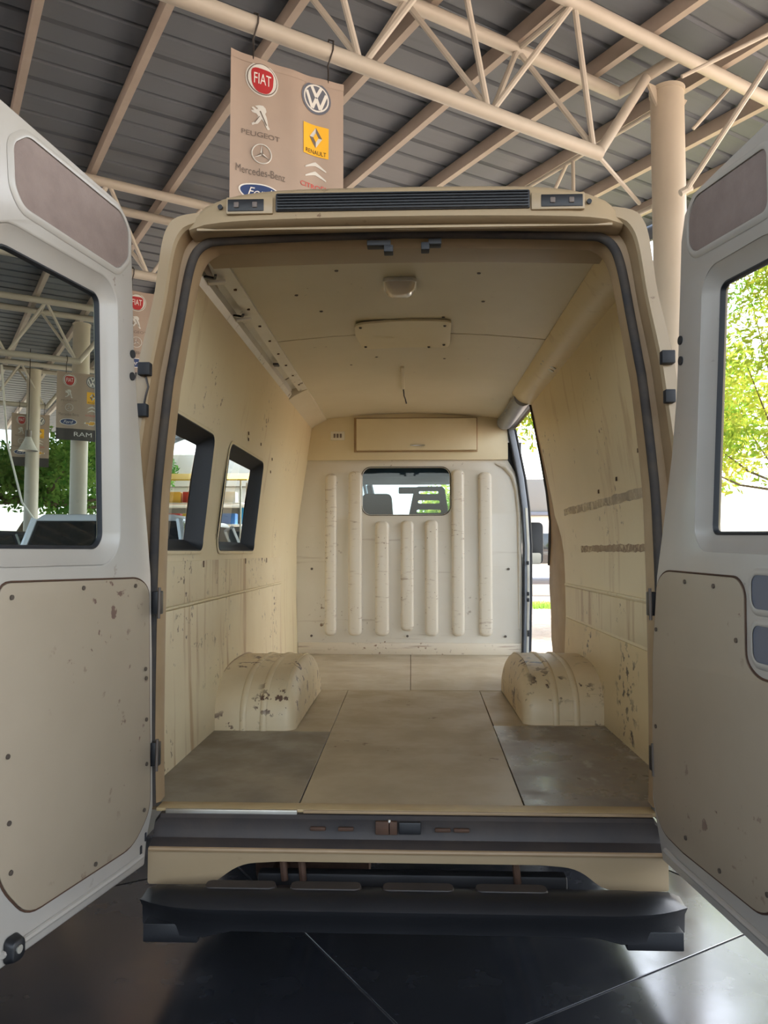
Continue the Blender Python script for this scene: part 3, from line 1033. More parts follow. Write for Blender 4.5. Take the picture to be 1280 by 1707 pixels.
for x in (-.30, -.21, .10, .16):
    m = MB()
    m.box((x, .005, .503), (.05, .012, .012))
    m.build('sill_clip', M['rusty'], sl, bevel=.003)
vp = rounded([(-.84, .452), (-.84, .335), (-.635, .335), (-.545, .402), (-.42, .410), (.40, .410), (.52, .402), (.60, .335), (.80, .335), (.80, .452)], [.01, .01, .04, .05, .0, .0, .05, .04, .01, .01])
sheet('rear_valance', vp, [], lambda a, b, d: (a, -.026 - .016 * max(0, (b - .40) / .05) * 0 + d, b), M['cream_ext'], van, thick=.03, bevel=.006, seg=3)
m = MB()
m.tube([(-.835, -.030, .446), (0, -.033, .446), (.795, -.030, .446)], .008, 8)
m.build('valance_lip', M['jamb'], van)

# bumper
m = MB()
rings = []
for k in range(41):
    u = -1 + 2 * k / 40
    x = -.004 + u * .822
    e = abs(u)
    dy = .085 * max(0, (e - .72) / .28) ** 2
    zt = .392 + .0 - .010 * max(0, (e - .8) / .2)
    zl = .262 - .022 * min(1, max(0, (e - .66) / .10))
    sh = .03 * max(0, (e - .93) / .07)
    rings.append([(x, -.045, zt - .075), (x, -.055, zt - .042 - sh), (x, -.15 + dy, zt - .014 - sh), (x, -.200 + dy, zt - .020 - sh), (x, -.222 + dy, zt - .045), (x, -.218 + dy, .330), (x, -.196 + dy, .306), (x, -.190 + dy, zl + .01), (x, -.17 + dy, zl), (x, -.06, zl)])
m.loft(rings)
bp = m.build('rear_bumper', M['black'], van, smooth=45)
for x in (-.52, -.26, .02, .30):
    m = MB()
    m.loft([[(x + a, -.125 + b, .366) for a, b in rrect(-.11, .11, -.03, .03, .02)], [(x + a, -.125 + b, .381) for a, b in rrect(-.105, .105, -.026, .026, .018)]])
    m.build('step_pad', M['sill'], bp)
for s in (-1, 1):
    m = MB()
    m.box((-.004 + s * .715, -.12, .255), (.165, .11, .055))
    m.build('bumper_skirt', M['black'], bp, bevel=.004)

# underbody
m = MB(); m.box((0, .06, .30), (1.0, .05, .10)); m.build('cross_member', M['dark'], van, bevel=.01)
m = MB(); m.tube([(-.55, .35, .30), (-.15, .35, .30)], .095, 20); mu = m.build('muffler', M['rusty'], van)
m = MB(); m.tube([(-.45, .30, .30), (-.47, .10, .27), (-.48, -.02, .26)], .026, 12); m.build('exhaust_pipe', M['rusty'], mu)
for x in (-.42, -.36, .33):
    m = MB(); m.tube([(x, .03, .43), (x + .01, .03, .33)], .012, 8); m.build('bracket', M['rusty'], van)
m = MB(); m.tube([(-.75, 1.72, .33), (.75, 1.72, .33)], .05, 14); m.build('rear_axle', M['dark'], van)
for s in (-1, 1):
    m = MB(); m.bar((s * .5, .4, .36), (s * .5, 2.6, .36), .07, .035); m.build('leaf_spring', M['dark'], van, smooth=0)
    m = MB(); m.bar((s * .42, .1, .47), (s * .42, 4.4, .47), .07, .10); m.build('chassis_rail', M['dark'], van, smooth=0)
for s in (-1, 1):
    for y in (1.72, 5.05):
        m = MB()
        m.lathe([(.19, -.09), (.28, -.10), (.325, -.08), (.335, 0), (.325, .08), (.28, .10), (.19, .09)], (s * .86, y, .335), 'X', 32)
        w = m.build('wheel', M['tyre'], van)
        m = MB()
        m.lathe([(.19, -.08), (.185, .0), (.10, .03), (.06, .06), (.02, .065)], (s * .86, y, .335), 'X', 24)
        m.build('rim', M['steel'], w)

# ---- wheel arches inside
def arch(s, y0, y1, xin, xout, h, mt):
    yc, hy = (y0 + y1) / 2, (y1 - y0) / 2
    NU, NV = 28, 16
    def prof(k, sc, hh):
        a = math.pi * k / NU
        c, sn = math.cos(a), math.sin(a)
        e = 0.72
        return (yc - hy * sc * math.copysign(abs(c) ** e, c), FZ + hh * abs(sn) ** e)
    rings = []
    for v in range(NV + 1):
        t = v / NV
        if t < .62:
            x = xout + (xin - xout) * (t / .62) * .86
            sc, hh = 1.0, h
        else:
            q = (t - .62) / .38
            ang = q * math.pi / 2
            x = xout + (xin - xout) * (.86 + .14 * math.sin(ang))
            sc, hh = .90 + .10 * math.cos(ang), h * (.40 + .60 * math.cos(ang) ** .8) if q < 1 else h * .0
            if q >= .999: sc, hh = .88, h * .02
        rings.append([(s * x, *prof(k, sc, hh)) for k in range(NU + 1)])
    m = MB()
    m.loft(rings, False, False)
    o = m.build('wheel_arch', M[mt], van, smooth=60)
    W = xout - xin
    for fx in (.38, .62):
        m = MB()
        xa = xout - W * fx
        rr = []
        for dx, dh in ((-.016, .001), (-.010, .007), (.010, .007), (.016, .001)):
            rr.append([(s * (xa + dx), *prof(k, 1.0 + dh / hy, h + dh)) for k in range(NU + 1)])
        m.loft(rr, False, False)
        m.build('arch_rib', M[mt], o, smooth=60)
    m = MB()
    rr = []
    for dx, dh in ((0, .002), (.0, .008), (.02, .008), (.02, .002)):
        rr.append([(s * (xin + .052 + dx), *prof(k, 1.0 + dh / hy, h * .985 + dh)) for k in range(5, NU - 4)])
    m.loft(rr, False, False)
    m.build('arch_flange', M[mt], o, smooth=60)
    m = MB()
    m.tube([(s * (xout - .004), *prof(k, 1.01, h + .002)) for k in range(NU + 1)], .008, 6)
    m.build('arch_sealant', M['jamb'], o)
    return o
arch(-1, 1.14, 2.24, .545, .945, .268, 'arch')
arch(1, 1.30, 2.28, .545, .96, .268, 'arch_r')

# ---- bulkhead
BY = 3.86
BO = [(-.935, FZ), (.905, FZ), (.912, 1.2), (.908, 1.70), (.885, 1.95), (.86, 2.05), (.80, 2.15), (.70, 2.155), (-.86, 2.155), (-.90, 1.99), (-.945, 1.6), (-.955, 1.3)]
BW = rrect(-.400, .322, 1.700, 2.088, .07, 6)
bk = sheet('bulkhead', BO, [BW], lambda a, b, d: (a, BY + d, b), M['bulk'], van, thick=.03, bevel=.004)
def rib(x0, x1, z0, z1):
    m = MB()
    w = (x1 - x0)
    out = []
    for ins, dy in ((0, 0.002), (.005, -.022), (.012, -.031), (.024, -.034)):
        out.append([(x, BY + dy, z) for x, z in rrect(x0 + ins, x1 - ins, z0 + ins, z1 - ins, min(.04, (w - 2 * ins) * .48), 5)])
    m.loft(out)
    return m.build('bulkhead_rib', M['rib'], bk, smooth=50)
def bx_(px): return (px - 685) / 1283 * (BY - CAM.y) + 0.0
for a, b_, zt, zb in ((-.712, -.614, 2.04, .70), (-.518, -.404, 2.06, .70), (-.296, -.180, 1.645, .70), (-.086, .024, 1.650, .74), (.114, .224, 1.655, .70), (.334, .440, 2.072, .70), (.556, .668, 2.048, .70)):
    rib(a, b_, zb, zt)
sheet('bulkhead_pane', offset_poly(BW, .004), [], lambda a, b, d: (a, BY + .012, b), M['glass_dark'], bk)
m = MB()
m.loft([[(a, BY - .003, b) for a, b in offset_poly(BW, .010)], [(a, BY - .006, b) for a, b in offset_poly(BW, .006)], [(a, BY + .012, b) for a, b in offset_poly(BW, .001)]], True, False)
m.build('pane_rubber', M['seal'], bk)
m = MB()
m.box((-.015, BY - .008, FZ + .048), (1.83, .018, .096))
m.build('kick_strip', M['kick'], bk, bevel=.004)
for x, z in ((-.82, .70), (.77, .70), (-.03, .70), (-.82, 1.25), (.80, 1.25)):
    m = MB()
    m.lathe([(.010, -.010), (.010, 0)], (x, BY, z), 'Y', 12)
    m.build('bulkhead_bolt', M['screw'], bk)
# rolled upper right corner of the bulkhead
m = MB()
m.tube([(.70, BY - .003, 2.12), (.78, BY - .006, 2.09), (.84, BY - .006, 2.02), (.872, BY - .004, 1.9), (.89, BY - .002, 1.7), (.892, BY - .002, 1.3), (.885, BY, .75)], [.008, .022, .022, .018, .018, .016, .008], 12)
m.build('corner_fold', M['bulk'], bk)
# upper panel with locker
UP = [(-.862, 2.150), (.80, 2.150), (.80, 2.42), (.74, 2.54), (-.74, 2.54), (-.84, 2.44)]
up = sheet('upper_panel', UP, [], lambda a, b, d: (a, BY - .03 + d, b), M['hatch'], van, thick=.03, bevel=.004)
m = MB()
m.box((.04, BY - .037, 2.357), (1.02, .016, .286)); m.build('locker_shadow_frame', M['jamb'], up, bevel=.003)  # darker colour stands in for the shadow edges round the locker door
m = MB()
m.box((.045, BY - .060, 2.357), (.985, .040, .262)); lk = m.build('locker_door', M['hatch'], up, bevel=.004)
m = MB()
m.box((.055, BY - .086, 2.264), (.12, .012, .010)); m.build('handle', M['chrome'], lk, bevel=.003)
m = MB()
m.box((-.606, BY - .034, 2.352), (.115, .010, .072)); ol = m.build('socket_outlet', M['outlet'], up, bevel=.003)
for x in (-.632, -.606, -.580):
    m = MB(); m.box((x, BY - .041, 2.352), (.016, .006, .034)); m.build('socket_slot', M['p_greyprint'], ol, bevel=.002)

# ---- cab
m = MB()
m.box((-.32, 4.66, 1.25), (.48, .16, .80), Matrix.Rotation(R(-6), 3, 'X')); s1 = m.build('cab_seat', M['cloth'], van, bevel=.05, seg=4)
m = MB()
m.box((-.32, 4.40 + .50, .75), (.50, .50, .16)); m.build('seat_base', M['cloth'], s1, bevel=.04, seg=3)
m = MB()
hs = [(-.025, 1.70), (.355, 1.70), (.318, 1.975), (.290, 2.0), (.058, 2.0), (.030, 1.975)]
slots = [rrect(.030, .214, 1.930, 1.958, .0135, 4), rrect(.022, .224, 1.840, 1.872, .0155, 4), rrect(.010, .236, 1.752, 1.784, .0155, 4)]
slots = [[(x + .045, z) for x, z in q] for q in slots]
def hmap(a, b, d): return (a, 4.62 + d + (b - 1.7) * .12, b)
hsd = sheet('head_rest', hs, slots, hmap, M['cabtrim'], van, thick=.07, bevel=.012, seg=2)
m = MB()
m.loft([[(-.06, 4.52, .70), (.40, 4.52, .70), (.40, 4.66, .70), (-.06, 4.66, .70)], [(-.05, 4.56, 1.3), (.39, 4.56, 1.3), (.39, 4.70, 1.3), (-.05, 4.70, 1.3)], [(-.02, 4.61, 1.69), (.35, 4.61, 1.69), (.35, 4.70, 1.69), (-.02, 4.70, 1.69)]])
m.build('seat_back', M['cloth'], hsd, bevel=.02)
sheet('head_rest', rounded([(-.44, 1.66), (-.13, 1.66), (-.15, 1.93), (-.42, 1.93)], .05), [], lambda a, b, d: (a - .03, 4.62 + d, b), M['cloth'], van, thick=.10, bevel=.02, seg=3)
m = MB()
m.box((0, 5.55, 1.05), (1.80, .45, .55)); m.build('dashboard', M['cabtrim'], van, bevel=.08, seg=3)
m = MB()
m.tube([(-.45 + .19 * math.cos(k * math.pi / 12), 5.28 - .06 * math.sin(k * math.pi / 12), 1.36 + .17 * math.sin(k * math.pi / 12)) for k in range(24)], .014, 8, closed=True)
m.build('steering_wheel', M['black'], van)
m = MB()
m.loft([[(-.92, 3.9, 2.02), (.92, 3.9, 2.02), (.92, 3.9, 2.30), (-.92, 3.9, 2.30)], [(-.80, 5.05, 2.05), (.80, 5.05, 2.05), (.80, 5.05, 2.32), (-.80, 5.05, 2.32)]])
m.build('cab_headliner', M['cabtrim'], van, smooth=0)
m = MB()
m.box((-.02, 5.0, 1.99), (.20, .03, .065)); m.build('rear_view_mirror', M['black'], van, bevel=.01)
for s in (-1, 1):
    m = MB()
    m.tube([(s * .80, 5.02, 2.10), (s * .90, 5.50, 1.70), (s * .96, 5.95, 1.33)], [.045, .045, .05], 10); m.build('windscreen_pillar', M['cream_ext'], van)
    m = MB()
    m.tube([(s * .90, 3.98, 2.05), (s * .97, 3.98, 1.40)], .035, 10); m.build('cab_door_pillar', M['cream_ext'], van)
    sheet('cab_door', [(3.98, .45), (5.3, .45), (5.75, .75), (5.75, 1.35), (3.98, 1.35)], [], lambda a, b, d, s=s: (s * (1.0 - d), a, b), M['cream_ext'], van, thick=.05, bevel=.008)
    sheet('cab_side_glass', [(4.0, 1.36), (5.85, 1.36), (5.10, 2.04), (4.0, 2.04)], [], lambda a, b, d, s=s: (s * (.985 - (b - 1.36) * .12), a, b), M['glass_clear'], van)
m = MB()
m.loft([[(-.80, 5.05, 2.08), (0, 5.12, 2.10), (.80, 5.05, 2.08)], [(-.95, 5.93, 1.34), (0, 6.05, 1.34), (.95, 5.93, 1.34)]], False, False)
m.build('windscreen', M['glass_clear'], van)
m = MB()
m.loft([[(-.96, 5.55, .40), (.96, 5.55, .40), (.98, 5.55, 1.30), (-.98, 5.55, 1.30)], [(-.93, 6.15, .40), (.93, 6.15, .40), (.90, 6.15, 1.22), (-.90, 6.15, 1.22)], [(-.80, 6.6, .42), (.80, 6.6, .42), (.70, 6.6, .95), (-.70, 6.6, .95)]])
m.build('bonnet', M['cream_ext'], van, bevel=.05, seg=3)
m = MB(); m.box((0, 4.85, .50), (1.86, 1.9, .06)); m.build('cab_floor', M['dark'], van, smooth=0)
# wing mirrors
for s in (1, -1):
    m = MB()
    m.loft([[(s * 1.186 + x, 4.94, 1.475 + z) for x, z in rrect(-.085, .085, -.20, .20, .045)], [(s * 1.186 + x, 5.0, 1.475 + z) for x, z in rrect(-.085, .085, -.20, .20, .045)], [(s * 1.17 + x, 5.06, 1.475 + z) for x, z in rrect(-.05, .05, -.14, .14, .03)]])
    wm = m.build('wing_mirror', M['black'], van, bevel=.008)
    m = MB()
    m.loft([[(s * 1.188 + x, 4.936, 1.30 + .03 + z) for x, z in rrect(-.06, .06, -.05, .05, .02)], [(s * 1.188 + x, 4.941, 1.33 + z) for x, z in rrect(-.06, .06, -.05, .05, .02)]])
    m.build('mirror_glass', M['chrome'], wm)
    m = MB()
    m.tube([(s * .99, 5.12, 1.40), (s * 1.12, 5.02, 1.44)], .03, 10); m.build('mirror_arm', M['black'], wm)

# ---- rear doors
def rear_door(H, ang, s, outline, win, upper, lower, nm):
    e = Vector((s * math.sin(ang), -math.cos(ang), 0))
    n = Vector((math.cos(ang) * s, math.sin(ang), 0))          # away from the load space
    H = Vector(H)
    def f(off=0.0):
        return lambda a, b, d=0.0: tuple(H + e * a + n * (off + d) + Vector((0, 0, b)))
    winb = offset_poly(win, .045)
    shell = sheet('rear_door', outline, [winb], f(0.0), M['door'], van, thick=.055, bevel=.012, seg=3)
    # outer skin lip along the edge, a little larger and farther out
    ol2 = offset_poly(outline, .012)
    sheet('door_skin', ol2, [offset_poly(win, .012)], f(.050), M['cream_ext'], shell, thick=.008, bevel=.002)
    m = MB()
    m.loft([[f(.002)(*q) for q in winb], [f(.016)(*q) for q in offset_poly(win, .030)], [f(.024)(*q) for q in offset_poly(win, .012)], [f(.030)(*q) for q in win]], True, False)
    m.build('window_frame', M['door'], shell, smooth=30)
    m = MB()
    m.loft([[f(.029)(*q) for q in win], [f(.026)(*q) for q in offset_poly(win, -.006)], [f(.034)(*q) for q in offset_poly(win, -.010)], [f(.04)(*q) for q in offset_poly(win, -.010)]], True, False)
    m.build('window_rubber', M['rubber'], shell)
    sheet('window_pane', offset_poly(win, .010), [], f(.038), M['glass_clear'] if s > 0 else M['glass'], shell)
    # felt panel set into the top
    sheet('felt_panel', upper, [], f(-.003), M['felt'], shell, thick=.006, bevel=.002)
    m = MB()
    m.loft([[f(-.001)(*q) for q in offset_poly(upper, .020)], [f(-.008)(*q) for q in offset_poly(upper, .010)], [f(-.006)(*q) for q in offset_poly(upper, .002)], [f(.001)(*q) for q in offset_poly(upper, .001)]], True, False)
    m.build('felt_surround', M['door'], shell, smooth=60)
    # trim board
    sheet('trim_board', lower, [], f(-.005), M['trim'], shell, thick=.006, bevel=.002)
    m = MB()
    m.tube([f(-.001)(*q) for q in offset_poly(lower, .003)], .0028, 6, closed=True)
    m.build('trim_gap', M['rusty'], shell)
    return shell, f
LO = [(.030, .402), (.80, .402), (.80, 2.43), (.775, 2.487), (.512, 2.470), (.235, 2.452), (.188, 2.420), (.162, 2.363), (.151, 2.214), (.134, 1.991), (.104, 1.806), (.071, 1.619), (.037, 1.429), (.017, 1.313), (.002, 1.05), (-.004, .848), (-.016, .570), (.018, .480)]
LW = rounded([(.274, 1.398), (.715, 1.398), (.715, 2.150), (.302, 2.152), (.282, 2.134), (.244, 1.43)], [.03, .04, .05, .02, .03, .03])
LU = rounded([(.690, 2.394), (.640, 2.437), (.232, 2.420), (.189, 2.381), (.186, 2.297), (.239, 2.243), (.648, 2.253), (.680, 2.290)], .02)
LL = rounded([(.70, 1.315), (.096, 1.306), (.038, 1.275), (.010, .568), (.105, .489), (.575, .492), (.667, .596), (.71, .75)], [.04, .05, .05, .05, .05, .05, .05, .05])
ld, lf = rear_door((-.835, -.02, 0), R(12), -1, LO, LW, LU, LL, 'left')
ld['label'] = 'left rear door, swung open, with scuffed trim board'
RO = [(.040, .452), (.765, .452), (.765, 2.34), (.74, 2.392), (.45, 2.396), (.318, 2.396), (.268, 2.358), (.243, 2.290), (.232, 2.18), (.210, 1.98), (.194, 1.850), (.155, 1.676), (.084, 1.463), (.034, 1.315), (.0, 1.08), (-.021, .861), (-.027, .617), (.018, .505)]
RW = rounded([(.331, 1.436), (.690, 1.428), (.690, 2.088), (.427, 2.110), (.404, 2.099)], [.03, .04, .04, .02, .02])
RU = rounded([(.690, 2.334), (.345, 2.377), (.300, 2.343), (.296, 2.260), (.331, 2.226), (.690, 2.186)], .025)
RL = rounded([(.512, 1.325), (.099, 1.331), (.042, 1.297), (.0, 1.05), (-.014, .62), (.044, .541), (.183, .531), (.60, .540), (.68, .62), (.69, 1.088), (.596, 1.088), (.541, 1.120), (.544, 1.295)], [.04, .05, .04, .0, .05, .05, .0, .05, .05, .02, .03, .04, .04])
rd, rf = rear_door((.762, -.04, 0), R(6), 1, RO, RW, RU, RL, 'right')
rd['label'] = 'right rear door, swung open, with plain trim board and grey pull pockets'
for D, F_, pts in ((ld, lf, [(.66, 1.28), (.38, 1.29), (.12, 1.285), (.055, 1.02), (.05, .99), (.045, .86), (.04, .72), (.65, .74), (.66, .90), (.30, .51), (.05, .58), (.64, .62)]),
                   (rd, rf, [(.235, 1.305), (.40, 1.300), (.508, 1.17), (.035, 1.15), (.02, .85), (.21, .58), (.62, .60), (.40, .565)])):
    for a, b in pts:
        q = Vector(F_(-.006)(a, b))
        m = MB()
        nrm = Vector(F_(-1)(a, b)) - Vector(F_(0)(a, b))
        m.tube([q, q + nrm.normalized() * .003], .0065, 10)
        m.build('trim_screw', M['screw'], D)
# dark round plugs on the hinge edge
for D, F_, uu, zz in ((ld, lf, .138, (2.005, 1.935)), (rd, rf, .215, (2.005, 1.945))):
    for z in zz:
        m = MB()
        q = Vector(F_(0)(uu + .012, z))
        nrm = Vector(F_(-1)(0, 0)) - Vector(F_(0)(0, 0))
        m.tube([q - nrm * .002, q + nrm * .004], .013, 14)
        m.build('edge_plug', M['rubber'], D)
# bottom bolt on the left door
q0 = lf(-.004)
m = MB()
m.loft([[lf(-.002)(a, b) for a, b in rrect(.600, .655, .405, .470, .018)], [lf(-.026)(a, b) for a, b in rrect(.606, .650, .412, .462, .016)]])
lt = m.build('bottom_bolt', M['black'], ld, bevel=.003)
m = MB()
m.tube([lf(-.030)(.63, .44), lf(-.022)(.63, .44)], .010, 12)
m.build('bolt_screw', M['steel'], lt)
# pull pockets on the right door
for za, zb in ((1.254, 1.335), (1.128, 1.215)):
    m = MB()
    pk = rrect(.578, .672, za, zb, .025)
    m.loft([[rf(-.001)(a, b) for a, b in offset_poly(pk, .016)], [rf(-.007)(a, b) for a, b in offset_poly(pk, .008)], [rf(-.004)(a, b) for a, b in pk]], True, False)
    po = m.build('pull_pocket', M['door'], rd, smooth=60)
    sheet('pocket_insert', pk, [], rf(-.002), M['p_steelgrey'], po)
# foot ribs along the bottom of both doors
for D, F_, z0, ua in ((ld, lf, .438, .05), (rd, rf, .488, .06)):
    m = MB()
    m.tube([F_(.0)(ua, z0), F_(-.003)(ua + .08, z0 - .002), F_(-.003)(.66, z0 - .002)], .009, 8)
    m.build('foot_rib', M['door'], D)
    m = MB()
    m.tube([F_(.062)(ua - .02, z0 - .045), F_(.062)(.72, z0 - .045)], .010, 8)
    m.build('foot_rubber', M['rubber'], D)
# white scratches and chips near the hinge foot of the left door
for a, b, w, h in ((.055, .455, .012, .035), (.03, .49, .010, .028), (.075, .44, .018, .010)):
    m = MB()
    m.loft([[lf(-.0008)(a + x, b + z) for x, z in rrect(-w / 2, w / 2, -h / 2, h / 2, min(w, h) * .45)], [lf(-.0016)(a + x, b + z) for x, z in rrect(-w / 2, w / 2, -h / 2, h / 2, min(w, h) * .45)]])
    m.build('paint_chip', M['rubber'], ld)

# ------------------------------------------------------------------ banners
BWD, BHT = 0.90, 1.36
def make_banner(label):
    root = empty('hanging_banner')
    tag(root, label, 'banner', 'car brand banners hanging from the trusses')
    def warp(x, z):                                      # gentle folds in the cloth; x to the right, z up from the top edge
        u = x / BWD
        return 0.012 * math.sin(u * 9.0 + 0.6) * (0.4 + 0.6 * min(1, -z / 0.8)) + 0.010 * math.sin(u * 21 + z * 2) * 0.5
    def F(off):
        return lambda x, z: (x, warp(x, z) - off, z)
    def top(u): return -0.022 * math.sin(math.pi * u) + 0.018 * u
    n, k = 24, 16
    m = MB()
    rows = []
    for j in range(k + 1):
        row = []
        for i in range(n + 1):
            u = i / n
            z = top(u) * (1 - j / k) - BHT * j / k
            row.append((u * BWD, warp(u * BWD, z), z))
        rows.append(row)
    m.loft(rows, False, False)
    bm = m.bm
    cloth = m.build('cloth', M['fabric'], root, smooth=80)
    m = MB()
    m.loft([[(x * BWD / n, warp(x * BWD / n, 0) - .004, top(x / n) - .005) for x in range(n + 1)], [(x * BWD / n, warp(x * BWD / n, 0) - .007, top(x / n) - .03) for x in range(n + 1)], [(x * BWD / n, warp(x * BWD / n, 0) - .003, top(x / n) - .055) for x in range(n + 1)]], False, False)
    m.build('top_hem', M['fabric'], root, smooth=80)
    for x in (.165, .765):
        m = MB()
        zt = .24 + .018 * x / BWD
        m.tube([(x, .0, top(x / BWD) - .03), (x + .004, .0, .05), (x, 0, .12), (x + .01, -.066, zt - .04), (x + .01, -.070, zt + .02), (x + .008, 0.0, zt + .072), (x + .006, .066, zt)], .0065, 8)
        m.build('hook', M['wire'], root)
    def shape(name, poly, off, mt, par=root):
        return sheet(name, poly, [], lambda a, b, d: F(off)(a, b), M[mt], par, cuts_a=[q * .0375 for q in range(1, 24)], smooth=80)
    def circ(cx, cz, rx, rz, n=28): return [(cx + rx * math.cos(2 * math.pi * q / n), cz + rz * math.sin(2 * math.pi * q / n)) for q in range(n)]
    def seg(p0, p1, w):
        a, b = Vector(p0), Vector(p1)
        d = (b - a).normalized()
        nn = Vector((-d.y, d.x)) * w / 2
        return [tuple(a + nn), tuple(a - nn), tuple(b - nn), tuple(b + nn)]
    def lettering(s_, cx, cz, w, h, off, mt, par, shear=0.0):
        return text_obj(s_, 'lettering', w, h, lambda x, z: F(off)(cx + x, cz + z), M[mt], par, shear)
    XL, XR = .235, .668
    # round badge, red shield
    c = (XL, -.165)
    e1 = shape('round_emblem', circ(*c, .124, .124), .004, 'p_silver')
    shape('emblem_ring', circ(*c, .115, .115), .006, 'p_greyprint', e1)
    shape('emblem_ring', circ(*c, .108, .108), .008, 'p_silver', e1)
    shape('emblem_shield', rounded([(c[0] - .088, c[1] + .075), (c[0] + .088, c[1] + .075), (c[0] + .080, c[1] - .05), (c[0] + .04, c[1] - .105), (c[0] - .04, c[1] - .105), (c[0] - .080, c[1] - .05)], .05), .010, 'p_red', e1)
    lettering('FIAT', c[0], c[1] - .002, .130, .078, .012, 'p_white', e1)
    # round badge, two letters
    c = (XR, -.165)
    e2 = shape('round_emblem', circ(*c, .122, .122), .004, 'p_steelgrey')
    shape('emblem_ring', circ(*c, .104, .104), .006, 'p_white', e2)
    shape('emblem_disc', circ(*c, .092, .092), .008, 'p_steelgrey', e2)
    for p0, p1 in (((-.040, .086), (0, .008)), ((.040, .086), (0, .008)), ((-.080, .040), (-.032, -.082)), ((.080, .040), (.032, -.082)), ((-.032, -.082), (0, -.004)), ((.032, -.082), (0, -.004))):
        shape('emblem_stroke', seg((c[0] + p0[0], c[1] + p0[1]), (c[0] + p1[0], c[1] + p1[1]), .024), .010, 'p_white', e2)
    # rampant lion over its name
    c = (XL - .01, -.445)
    body = [(-.012, .080), (.016, .082), (.034, .068), (.040, .045), (.030, .030), (.040, .010), (.048, -.020), (.052, -.050), (.066, -.070), (.050, -.078), (.036, -.060), (.024, -.030), (.006, -.012), (-.006, -.032), (-.020, -.050), (-.040, -.056), (-.056, -.066), (-.062, -.052), (-.040, -.040), (-.026, -.022), (-.018, .004), (-.030, .018), (-.058, .024), (-.066, .036), (-.046, .040), (-.064, .056), (-.052, .062), (-.026, .048), (-.020, .056), (-.040, .070)]
    e3 = shape('lion_emblem', [(c[0] + x * 1.06, c[1] + z * 1.06) for x, z in body], .004, 'p_silver')
    shape('lion_shade', seg((c[0] - .006, c[1] + .044), (c[0] + .044, c[1] - .054), .008), .006, 'p_greyprint', e3)
    shape('lion_shade', seg((c[0] - .010, c[1] + .004), (c[0] - .044, c[1] - .050), .005), .006, 'p_greyprint', e3)
    lettering('PEUGEOT', XL - .005, -.575, .285, .036, .004, 'p_greyprint', root)
    # yellow square with a diamond
    c = (XR, -.49)
    e4 = shape('square_emblem', [(c[0] - .105, c[1] - .118), (c[0] + .105, c[1] - .118), (c[0] + .105, c[1] + .118), (c[0] - .105, c[1] + .118)], .004, 'p_yellow')
    dc = (c[0], c[1] + .022)
    dia = [(0, .078), (.052, 0), (0, -.078), (-.052, 0)]
    shape('diamond', [(dc[0] + x, dc[1] + z) for x, z in dia], .006, 'p_silver', e4)
    shape('diamond_shade', [(dc[0] + x, dc[1] + z) for x, z in ((0, .078), (.052, 0), (.020, 0), (0, .034))], .0075, 'p_greyprint', e4)
    shape('diamond_shade', [(dc[0] + x, dc[1] + z) for x, z in ((0, -.078), (-.052, 0), (-.020, 0), (0, -.034))], .0075, 'p_greyprint', e4)
    shape('diamond_hole', [(dc[0] + x * .42, dc[1] + z * .46) for x, z in dia], .009, 'p_yellow', e4)
    lettering('RENAULT', c[0], c[1] - .090, .170, .032, .006, 'p_black', e4)
    # three pointed star over its name
    c = (XL, -.715)
    m = MB()
    m.tube([F(.006)(c[0] + .070 * math.cos(q * math.pi / 16), c[1] + .070 * math.sin(q * math.pi / 16)) for q in range(32)], .0045, 6, closed=True)
    e5 = m.build('star_ring', M['p_silver'], root)
    for a in (90, 210, 330):
        d = Vector((math.cos(R(a)), math.sin(R(a))))
        q = Vector((-d.y, d.x))
        shape('star_point', [tuple(Vector(c) + q * .011), tuple(Vector(c) - q * .011), tuple(Vector(c) + d * .066)], .005, 'p_white', e5)
        shape('star_shade', [tuple(Vector(c)), tuple(Vector(c) - q * .011), tuple(Vector(c) + d * .066)], .007, 'p_greyprint', e5)
    lettering('Mercedes-Benz', XL - .005, -.850, .37, .056, .004, 'p_greyprint', root)
    # double chevron over its name
    c = (XR, -.725)
    e6 = None
    for dz in (.030, -.040):
        pts = []
        for q in range(13):
            x = -.088 + .176 * q / 12
            pts.append((c[0] + x, c[1] + dz + .052 * (1 - (abs(x) / .088) ** 1.15) - .01))
        low = [(x, z - .010 - .020 * (1 - abs(x - c[0]) / .088)) for x, z in reversed(pts)]
        o = shape('chevron_emblem' if e6 is None else 'chevron', pts + low, .004, 'p_silver', root if e6 is None else e6)
        if e6 is None: e6 = o
    lettering('CITRO\u00cbN', XR - .008, -.842, .245, .044, .004, 'p_redprint', root)
    # blue oval with script
    c = (XL - .01, -1.0)
    e7 = shape('oval_emblem', circ(*c, .158, .066), .004, 'p_white')
    shape('oval_field', circ(*c, .146, .056), .006, 'p_navy', e7)
    lettering('Ford', c[0], c[1], .175, .062, .008, 'p_white', e7, 0.35)
    # gold cross badge
    c = (XR, -1.0)
    gx = [(-.125, .012), (-.048, .012), (-.038, .040), (.062, .040), (.052, .012), (.125, .012), (.115, -.016), (.042, -.016), (.032, -.042), (-.066, -.042), (-.058, -.016), (-.135, -.016)]
    e8 = shape('cross_emblem', [(c[0] + x * 1.1, c[1] + z * 1.1) for x, z in gx], .004, 'p_white')
    shape('cross_field', [(c[0] + x * .94, c[1] + z * .88) for x, z in gx], .006, 'p_gold', e8)
    # dark band
    band = shape('dark_band', [(0, -1.13), (BWD, -1.13), (BWD, -BHT), (0, -BHT)], .003, 'p_darkband')
    lettering('RAM', .50, -1.235, .34, .085, .006, 'p_silver', band)
    return root
bn = make_banner('large taupe banner of car emblems hanging above the van roof')
